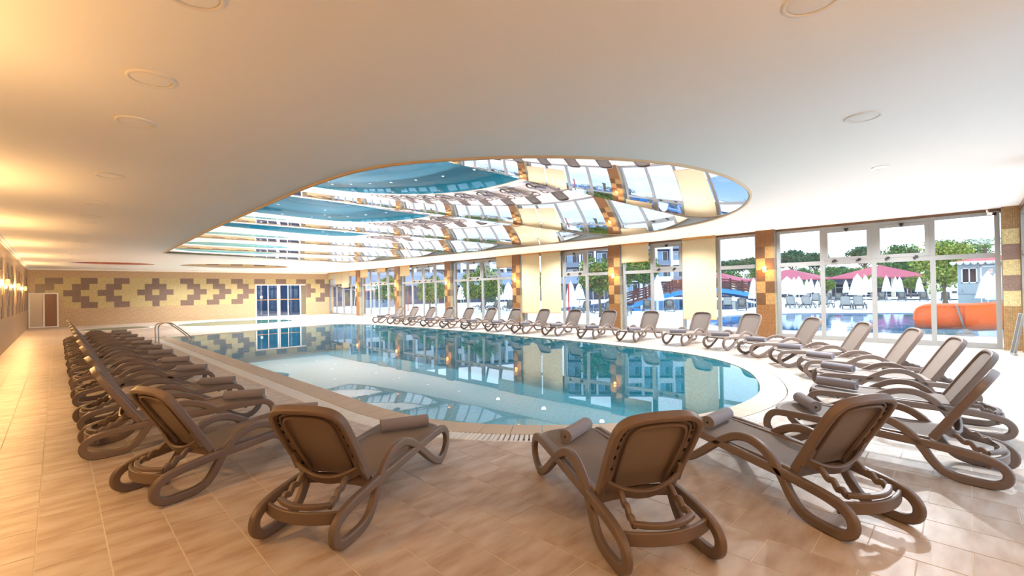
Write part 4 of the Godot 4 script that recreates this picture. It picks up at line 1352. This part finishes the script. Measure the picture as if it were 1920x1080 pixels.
func build_outdoors() -> void:
	var pa := PackedVector2Array(smooth(v2([[20.4, -4.6], [21.0, -1.6], [21.3, 0.5], [21.5, 4.0], [24.0, 9.0], [32.0, 12.0], [38.5, 8.0], [38.0, 2.0], [37.0, -2.0], [36.0, -3.9], [34.8, -6.2], [32.8, -8.7], [29.4, -10.5], [25.6, -10.6], [23.0, -9.8], [20.9, -7.6]]), 4, true))
	var pb := PackedVector2Array(smooth(v2([[30.8, -21.5], [33.2, -18.0], [35.4, -16.0], [37.6, -13.5], [41.5, -12.6], [52.0, -15.5], [64.0, -23.0], [74.0, -33.0], [62.0, -38.0], [48.0, -33.0], [38.0, -30.0], [31.0, -27.0]]), 3, true))
	var pc := PackedVector2Array([Vector2(66, -14), Vector2(72, -14), Vector2(72, 4), Vector2(66, 4)])
	var g := thing("ground", "pale stone pool deck outside the windows", "deck", Vector3.ZERO, 0, "", "structure")
	slab("deck", Vector3(XW + 0.25, -0.4, -140), Vector3(260, -0.02, 120), [pa, pb, pc], M.deck, g)
	boxpart("lawn_edge", Vector3(-60, -0.4, ZN + 0.3), Vector3(XW + 0.25, -0.02, 60), M.deck, g)
	boxpart("far_paving", Vector3(-60, -0.4, -140), Vector3(XW + 0.25, -0.12, ZB - 6.3), M.deck, g)
	pool_water("outdoor_pool", "large outdoor pool with the orange slide", pa)
	pool_water("outdoor_pool", "outdoor pool under the arched wooden bridge", pb)
	pool_water("outdoor_pool", "narrow far outdoor pool before the red roofed pavilions", pc)
	# orange trees and red posts near the glass
	var near := "fruit trees outside the windows"
	tree("orange", "orange_tree", "orange tree with fruit outside the window bay third from the near corner", Vector3(24.4, -0.02, -16.5), 1.0, 0.4, near)
	tree("bushy", "orange_tree", "leafy fruit tree behind the open window sash", Vector3(25.7, -0.02, -29.3), 1.0, 2.0, near)
	tree("bushy", "orange_tree", "leafy fruit tree behind the fourth pillar from the near corner", Vector3(25.2, -0.02, -36.3), 0.84, 3.4, near)
	tree("bushy", "orange_tree", "leafy fruit tree beside the small white stall", Vector3(25.6, -0.02, -44.5), 0.92, 5.0, near)
	tree("orange", "orange_tree", "dark green tree left of the two long blinds", Vector3(26.5, -0.02, -24.6), 0.95, 1.2, near)
	tree("orange", "orange_tree", "fruit tree at the left end of the bridge", Vector3(47, -0.02, bear(1172, 47)), 1.5, 1.0, near)
	tree("orange", "orange_tree", "fruit tree behind the bridge railing", Vector3(58, -0.02, bear(1207, 58)), 1.7, 2.6, near)
	var i := 0
	for p in [[24.4, -19.0, 2.2], [24.4, -25.8, 2.35], [24.1, -38.4, 2.3]]:
		var t := thing("red_post", "thin red post on the deck, %s from the bridge" % ORD[i], "post", Vector3(p[0], -0.02, p[1]), 0, "thin red posts on the deck")
		var b := MB.new()
		b.lathe(PackedVector2Array([Vector2(0.045, 0), Vector2(0.04, 0.5), Vector2(0.045, p[2] - 0.06), Vector2(0.0, p[2])]), 10)
		part("shaft", b, M.red, t)
		b = MB.new()
		b.lathe(PackedVector2Array([Vector2(0.14, 0), Vector2(0.13, 0.03), Vector2(0.05, 0.06)]), 14)
		part("base", b, M.red, t)
		i += 1
	# parasols: photograph column, distance across
	i = 0
	for u in [[1413, 40.0, 1.0, 1.1], [1476, 58.0, 1.15, 2.6], [1489, 56.0, 1.1, 1.2], [1498, 53.0, 1.1, 1.5], [1513, 66.0, 1.05, 1.0], [1521, 70.0, 1.1, 1.1], [1533, 68.0, 1.0, 1.1], [1586, 72.0, 1.0, 1.1], [1608, 50.0, 1.1, 1.7], [1623, 64.0, 1.15, 1.2], [1633, 72.0, 1.1, 1.1], [1662, 70.0, 1.15, 1.1], [1679, 74.0, 1.1, 1.0], [1687, 71.0, 1.08, 1.0], [1724, 72.0, 1.05, 1.1], [1756, 66.0, 1.1, 1.1], [1784, 72.0, 1.1, 1.1], [1796, 75.5, 1.1, 1.0], [1852, 40.5, 0.98, 1.5], [1869, 38.2, 0.95, 1.4]]:
		umbrella(u[1], bear(u[0], u[1]), "closed white parasol in the near corner window view, %s from the bridge" % ORD[i], u[2], u[3])
		i += 1
	i = 0
	for u in [[1070, 30.0, 1.0, 1.3], [1086, 38.0, 1.0, 1.6], [1233, 30.4, 1.1, 1.1], [953, 34.0, 1.1, 1.6], [864, 36.0, 1.05, 1.4], [1213, 60.0, 1.0, 1.2], [937, 36.0, 1.0, 1.2]]:
		umbrella(u[1], bear(u[0], u[1]), "closed white parasol seen %s" % ["behind the near red post", "between red post and orange tree trunk", "against the arched bridge", "behind the pillar by the long blinds", "left of the tree behind the open sash", "under the slate canopy roof by the bridge", "behind the middle red post"][i], u[2], u[3])
		i += 1
	# outdoor loungers
	var og := "grey loungers on the outdoor deck"
	i = 0
	for l in [[32.2, -19.6, 30], [32.5, -17.6, 25], [32.9, -15.9, 20], [27.6, -18.4, 70], [28.8, -21.0, 60], [26.8, -16.2, 20], [28.5, -27.5, 60], [29.0, -29.5, 60], [28.6, -31.4, 100], [29.2, -33.6, 80], [30.5, -25.4, 60], [39.2, -14.0, 200], [36.4, -12.0, 20]]:
		lounger(l[0], l[1], l[2], BY_TREES[i], og, true)
		i += 1
	i = 0
	for l in [[41.6, -9.9, 205], [42.0, -8.9, 205], [43.6, -8.0, 205], [41.2, -6.3, 195], [41.7, -5.6, 195], [58.6, -9.6, 5], [62.5, -6.4, 0], [62.5, -3.1, 0], [62.5, -1.5, 0], [63.0, -11.2, 0], [41.45, 0.9, 90], [39.55, 0.9, 90], [62.8, -4.8, 0], [55.0, -11.0, 190], [56.0, -12.0, 190]]:
		lounger(l[0], l[1], l[2], BY_SLIDE[i], og, true)
		i += 1
	# water slide
	var sl := thing("water_slide", "orange half-pipe water slide ending in the outdoor pool", "slide", Vector3(21.7, 0, 0))
	var path := [[0.0, 0.95, -1.32], [0.0, 0.95, -1.12], [0.0, 0.96, -0.8], [0.0, 0.97, -0.2], [0.02, 0.99, 0.3], [0.1, 1.07, 0.9], [0.3, 1.25, 1.7], [0.8, 1.55, 2.6], [1.6, 2.0, 3.5]]
	var pp := []
	for p in path: pp.append(Vector3(p[0], p[1], p[2]))
	pp = smooth(pp, 4, false)
	for sec in [[0, 13], [13, pp.size() - 1]]:
		var b := MB.new()
		var m := 20
		for st in range(sec[0], sec[1] + 1):
			var p: Vector3 = pp[st]
			var tg: Vector3 = (pp[mini(st + 1, pp.size() - 1)] - pp[maxi(st - 1, 0)]).normalized()
			var rt := tg.cross(Vector3.UP).normalized()
			var cutoff: float = [0.55, 0.28, 0.14, 0.07, 0.035, 0.015][st] if st < 6 else 0.0   # the mouth is rounded off
			var grow := 1.0 if sec[0] == 0 else 1.05
			for lay in 2:
				for j in m + 1:
					var a := lerpf(asin(cutoff), PI - asin(cutoff), float(j) / m)
					var w := 0.6 * grow - 0.04 * lay
					var h := 0.84 * grow - 0.04 * lay
					var o := (rt * -cos(a) - Vector3.UP * sin(a)) * (1.0 if lay == 0 else -1.0)
					b.vert(p + rt * (-cos(a) * w) - Vector3.UP * (sin(a) * h), o)
		var row := 2 * (m + 1)
		for st in sec[1] - sec[0]:
			for lay in 2:
				for j in m:
					var q: int = st * row + lay * (m + 1) + j
					b.tri(q, q + 1, q + row + 1); b.tri(q, q + row + 1, q + row)
		# rolled rims
		var rp := ring_profile(0.045, 8)
		for s in [-1, 1]:
			var rim := []
			for st in range(sec[0], sec[1] + 1):
				var p: Vector3 = pp[st]
				var cutoff: float = [0.55, 0.28, 0.14, 0.07, 0.035, 0.015][st] if st < 6 else 0.0
				rim.append(p + Vector3(s * 0.6 * sqrt(1.0 - cutoff * cutoff), -0.84 * cutoff, 0))
			b.sweep(rim, rp[0], rp[1], Vector3.RIGHT, false)
		part("trough", b, M.orange, sl)
	var b := MB.new()
	for j in 15:
		var a := PI * j / 14.0
		var a2 := PI * (j + 1) / 14.0
		if j < 14: b.bar(Vector3(-cos(a) * 0.68, 0.99 - sin(a) * 0.90, -0.25 + 0.2 * sin(a)), Vector3(-cos(a2) * 0.68, 0.99 - sin(a2) * 0.90, -0.25 + 0.2 * sin(a2)), 0.05, 0.05, Vector3(0, 0, 1))
	part("support_hoop", b, M.aluminium, sl)
	b = MB.new()
	b.box(Vector3(-0.75, -0.02, -0.25), Vector3(-0.25, 0.05, 0.15)); b.box(Vector3(-0.6, 0.0, -0.12), Vector3(-0.5, 0.2, 0.02)); b.box(Vector3(-0.45, 0.0, 0.0), Vector3(-0.35, 0.16, 0.1))
	part("support_foot", b, M.aluminium, sl)
	# kiosk
	var ki := thing("kiosk", "pale grey kiosk with a dark window and red scalloped roof", "kiosk", Vector3(42.3, -0.02, -0.42))
	boxpart("body", Vector3(0, 0, 0), Vector3(3, 3.0, 3.2), M.kiosk, ki)
	var w := MB.new()
	for z in [0.18, 0.52, 0.86]: w.box(Vector3(-0.05, 1.75, z), Vector3(0.02, 2.75, z + 0.06))
	for y in [1.75, 2.69]: w.box(Vector3(-0.05, y, 0.18), Vector3(0.02, y + 0.06, 0.92))
	var wf := part("window_frame", w, M.render_white, ki)
	boxpart("pane", Vector3(-0.02, 1.78, 0.2), Vector3(0.01, 2.72, 0.9), M.pane_dark, wf)
	boxpart("panel_rail", Vector3(-0.03, 1.02, 0.0), Vector3(0.02, 1.05, 1.08), M.slate, ki)
	w = MB.new()
	for z in [1.05, 1.95]: w.box(Vector3(-0.04, 0, z), Vector3(0.02, 2.85, z + 0.07))
	w.box(Vector3(-0.04, 1.9, 1.05), Vector3(0.02, 1.97, 2.02)); w.box(Vector3(-0.04, 2.78, 1.05), Vector3(0.02, 2.85, 2.02))
	part("door_frame", w, M.render_white, ki)
	w = MB.new()
	w.bar(Vector3(-0.06, 1.35, 0.2), Vector3(-0.06, 1.15, 0.2), 0.03, 0.03)
	part("handle", w, M.chrome, ki)
	w = MB.new()
	hip_roof(w, Vector2(-0.35, -0.35), Vector2(3.3, 3.6), 3.12, 3.55, 1.6)
	part("roof", w, M.red, ki)
	w = MB.new()
	for k in 12:
		w.lathe(PackedVector2Array([Vector2(0, -0.17), Vector2(0.1, -0.13), Vector2(0.165, -0.02), Vector2(0.165, 0.06), Vector2(0, 0.06)]), 10, Vector3(-0.32, 3.1, -0.2 + 0.33 * k))
	part("scallops", w, M.render_white, ki)
	# pavilions
	pavilion(85, bear(1556, 85), bear(1742, 85), 4.75, "red hip roofed pavilion behind the wide closed parasol", 5.0)
	pavilion(84, bear(1400, 84), bear(1540, 84), 4.7, "red roofed pavilion behind the lit corner pillar", 6.0)
	pavilion(84, bear(1290, 84), bear(1376, 84), 4.6, "red roofed pavilion behind the arched bridge", 6.0)
	# orange trees before the pavilions
	i = 0
	for u in [[1552, 76.0, 0.72], [1633, 77.0, 0.82], [1708, 77.0, 0.74], [1506, 76.0, 0.66], [1470, 77.0, 0.66]]:
		tree("orange", "orange_tree", "small fruit tree before the red roofed pavilions, %s from the kiosk" % ORD[[2, 1, 0, 3, 4][i]], Vector3(u[1], -0.02, bear(u[0], u[1])), u[2], i * 1.3, "small trees before the pavilions")
		i += 1
	tree("yellow", "yellow_tree", "tall yellow-green tree beside the kiosk", Vector3(56, -0.02, bear(1771, 56)), 0.8, 0.0, "")
	i = 0
	for u in [[1355, 0.86], [1382, 0.95], [1412, 0.9], [1447, 0.9], [1487, 1.02], [1531, 1.0], [1622, 1.0], [1577, 0.62]]:
		u = [u[0], 142.0 + 13.0 * (i % 2), u[1]]
		tree("pine", "pine_tree", "dark pine on the skyline behind the pavilions, %s from the bridge" % ORD[i], Vector3(u[1], 0, bear(u[0], u[1])), u[2], i * 1.7, "pines on the skyline")
		i += 1
	i = 0
	for u in [[1330, 0.64], [1370, 0.62], [1420, 0.62], [1465, 0.6], [1510, 0.62], [1560, 0.6], [1600, 0.6], [1640, 0.58], [1690, 0.98], [1713, 0.42], [1790, 1.03], [1830, 0.45], [1766, 0.4], [1886, 0.5], [1900, 0.6]]:
		u = [u[0], [104.0, 116.0, 128.0][i % 3], u[1] * [0.9, 1.0, 1.1][i % 3]]
		tree("broad", "broadleaf_tree", "green broadleaf tree behind the pavilions, %s counted from the bridge" % ORD[i], Vector3(u[1], 0, bear(u[0], u[1])), u[2], i * 2.1, "broadleaf trees behind the pavilions")
		i += 1
	# palm
	var pm := thing("palm_tree", "palm tree rising behind the kiosk roof", "tree", Vector3(80, 0, bear(1848, 80)))
	b = MB.new()
	b.lathe(PackedVector2Array([Vector2(0.3, 0), Vector2(0.22, 2), Vector2(0.2, 6.0), Vector2(0, 6.1)]), 10)
	part("trunk", b, M.bark, pm)
	for k in 16:
		var a := TAU * k / 16.0 + 0.2
		var rise := 0.9 if k % 2 else 1.7
		b = MB.new()
		b.tinted = true
		b.tint = Color(0.08, 0.2, 0.06)
		var spine := []
		for j in 9:
			var t := j / 8.0
			spine.append(Vector3(cos(a) * 2.6 * t, 6.0 + rise * sin(t * 2.2) - 1.3 * t * t, sin(a) * 2.6 * t))
		for j in 8:
			var d: Vector3 = (spine[j + 1] - spine[j]).normalized()
			var sd := d.cross(Vector3.UP).normalized()
			for s in [-1, 1]:
				for h in 3:
					var o: Vector3 = spine[j].lerp(spine[j + 1], h / 3.0)
					var tip: Vector3 = o + sd * s * 0.55 * sin(PI * clampf((j + 1) / 9.0, 0.15, 1)) + d * 0.3 - Vector3(0, 0.2, 0)
					var q := b.vert(o, Vector3.UP)
					b.vert(o + d * 0.09, Vector3.UP); b.vert(tip, Vector3.UP)
					b.tri(q, q + 1, q + 2)
		part("frond", b, M.leaf, pm)
	# arched bridge
	var br := thing("footbridge", "arched wooden footbridge with red-brown railing and blue edge", "bridge", Vector3.ZERO)
	var c0 := Vector3(40.5, 0, bear(1180, 40.5))
	var c1 := Vector3(52, 0, bear(1445, 52))
	var arch := func(t: float) -> Vector3: return c0.lerp(c1, t) + Vector3(0, 0.15 + 1.35 * sin(PI * t), 0)
	var along := (c1 - c0).normalized()
	var across := along.cross(Vector3.UP)
	for s in [-1, 1]:
		b = MB.new()
		for k in 30: b.bar(arch.call(k / 30.0) + across * 1.1 * s, arch.call((k + 1) / 30.0) + across * 1.1 * s, 0.1, 0.42)
		part("blue_edge", b, M.bridge_blue, br)
		for h in [0.45, 0.7, 0.95, 1.15]:
			b = MB.new()
			for k in 30: b.bar(arch.call(k / 30.0) + across * 1.1 * s + Vector3(0, h, 0), arch.call((k + 1) / 30.0) + across * 1.1 * s + Vector3(0, h, 0), 0.05, 0.13)
			part("rail", b, M.bridge_wood, br)
		for k in 13:
			b = MB.new()
			var p: Vector3 = arch.call(k / 12.0) + across * 1.1 * s
			b.box(p + Vector3(-0.07, 0.1, -0.07), p + Vector3(0.07, 1.35, 0.07))
			part("post", b, M.bridge_wood, br)
	b = MB.new()
	for k in 30: b.bar(arch.call(k / 30.0) + Vector3(0, 0.15, 0), arch.call((k + 1) / 30.0) + Vector3(0, 0.15, 0), 2.1, 0.12)
	part("deck", b, M.bridge_wood, br)
	# hotel block behind the bridge
	hotel("hotel_building", "tall navy hotel block with white balcony bays behind the bridge", Vector3(76, 0, -60), Vector3(92, 0, -41), 20.0, 6, 8)
	hotel("hotel_building", "long navy hotel wing with pale windows behind the fruit trees", Vector3(34, 0, -86), Vector3(72, 0, -66), 13.0, 4, 14)
	# low canopy buildings left
	for a in [["low navy building with a sloping slate roof behind the stall", Vector3(22, 0, -66), Vector3(46, 0, -61)], ["low navy building with a sloping slate roof behind the leafy trees", Vector3(47, 0, -61), Vector3(72, 0, -47)]]:
		var lb := thing("canopy_building", a[0], "building", a[1], atan2(-(a[2].z - a[1].z), a[2].x - a[1].x), "low slate roofed buildings")
		var len: float = a[1].distance_to(a[2])
		boxpart("wall", Vector3(0, 0, -4), Vector3(len, 3.0, 0), M.navy, lb)
		b = MB.new()
		var nn := Vector3(0, 1, 0.45).normalized()
		b.quad(Vector3(-0.5, 3.0, 1.4), Vector3(len + 0.5, 3.0, 1.4), Vector3(len + 0.5, 5.2, -4), Vector3(-0.5, 5.2, -4), nn)
		b.quad(Vector3(-0.5, 2.85, 1.4), Vector3(len + 0.5, 2.85, 1.4), Vector3(len + 0.5, 3.0, 1.4), Vector3(-0.5, 3.0, 1.4), Vector3(0, 0, 1))
		part("slate_roof", b, M.slate, lb)
		for k in 4:
			var x := lerpf(0.6, len - 3.0, k / 3.0)
			var f := MB.new()
			for q in [x, x + 1.12, x + 2.24]: f.box(Vector3(q, 0, 0.02), Vector3(q + 0.06, 2.5, 0.12))
			f.box(Vector3(x, 2.42, 0.02), Vector3(x + 2.3, 2.5, 0.12))
			var fo := part("window_frame", f, M.render_white, lb)
			boxpart("pane", Vector3(x + 0.05, 0.1, 0.01), Vector3(x + 2.25, 2.45, 0.05), M.pane_dark, fo)
	# white stall with a red fringe and a white ladder
	var stl := thing("stall", "small white stall with a red fringed awning among the trees", "stall", Vector3(27, -0.02, -53))
	b = MB.new()
	b.box(Vector3(0, 0, -1.5), Vector3(4.2, 1.0, 0)); b.box(Vector3(0, 1.0, -1.5), Vector3(0.15, 2.2, 0)); b.box(Vector3(4.05, 1.0, -1.5), Vector3(4.2, 2.2, 0))
	part("counter", b, M.slate, stl)
	b = MB.new()
	hip_roof(b, Vector2(-0.4, -2.0), Vector2(4.6, 0.5), 2.2, 2.9, 1.2)
	part("awning", b, M.canvas, stl)
	for k in 12:
		boxpart("fringe", Vector3(-0.4 + 0.42 * k, 2.02, 0.48), Vector3(-0.4 + 0.42 * k + 0.3, 2.2, 0.52), M.red, stl)
	var ld := thing("ladder", "white step ladder standing before the navy wall", "ladder", Vector3(24.3, -0.02, -49.5))
	b = MB.new()
	for s in [0.0, 0.45]:
		b.bar(Vector3(s, 0, 0.7), Vector3(s, 3.0, 0), 0.06, 0.06); b.bar(Vector3(s, 0, -0.7), Vector3(s, 3.0, 0), 0.06, 0.06)
	part("stiles", b, M.render_white, ld)
	for k in 8:
		b = MB.new()
		b.bar(Vector3(0, 0.3 + 0.35 * k, 0.7 - 0.7 * (0.3 + 0.35 * k) / 3.0), Vector3(0.45, 0.3 + 0.35 * k, 0.7 - 0.7 * (0.3 + 0.35 * k) / 3.0), 0.05, 0.05)
		part("rung", b, M.render_white, ld)

func hotel(called: String, label: String, a: Vector3, c: Vector3, high: float, floors: int, bays: int) -> void:
	var t := thing(called, label, "building", a, atan2(-(c.z - a.z), c.x - a.x), "navy hotel blocks")
	var len := a.distance_to(c)
	boxpart("wall", Vector3(0, 0, -12), Vector3(len, high, 0), M.navy, t)
	boxpart("parapet", Vector3(-0.3, high, -12.3), Vector3(len + 0.3, high + 0.5, 0.6), M.slate, t)
	var fh := high / floors
	var bw := len / bays
	for i in bays + 1:
		boxpart("fin", Vector3(bw * i - 0.2, 0, 0), Vector3(bw * i + 0.2, high, 1.3), M.render_white, t)
	for f in floors:
		for i in bays:
			var x := bw * i
			var y := fh * f
			var wf := boxpart("window", Vector3(x + 0.5, y + 0.35, -0.02), Vector3(x + bw - 0.5, y + fh - 0.5, 0.06), M.render_white, t)
			boxpart("pane", Vector3(x + 0.62, y + 0.45, 0.05), Vector3(x + bw / 2 - 0.05, y + fh - 0.6, 0.09), M.pane_sky, wf)
			boxpart("pane", Vector3(x + bw / 2 + 0.05, y + 0.45, 0.05), Vector3(x + bw - 0.62, y + fh - 0.6, 0.09), M.pane_dark, wf)
			if f > 0: boxpart("balcony", Vector3(x + 0.2, y - 0.1, 0.06), Vector3(x + bw - 0.2, y + 0.9, 1.2), M.render_white if (i + f) % 2 else M.slate, t)

func _ready() -> void:
	rng.seed = 77
	camera_and_light()
	make_materials()
	M.side_light = mosaic(Color(0.56, 0.54, 0.45), Color(0.48, 0.46, 0.38), 14)
	M.side_dark = mosaic(Color(0.45, 0.43, 0.38), Color(0.4, 0.38, 0.33), 15)
	build_floor()
	build_ceiling()
	build_walls()
	build_window_wall()
	build_pool()
	build_outdoors()
	build_downlights()
	build_left_sconces()
	build_loungers()
	build_corner_sash()
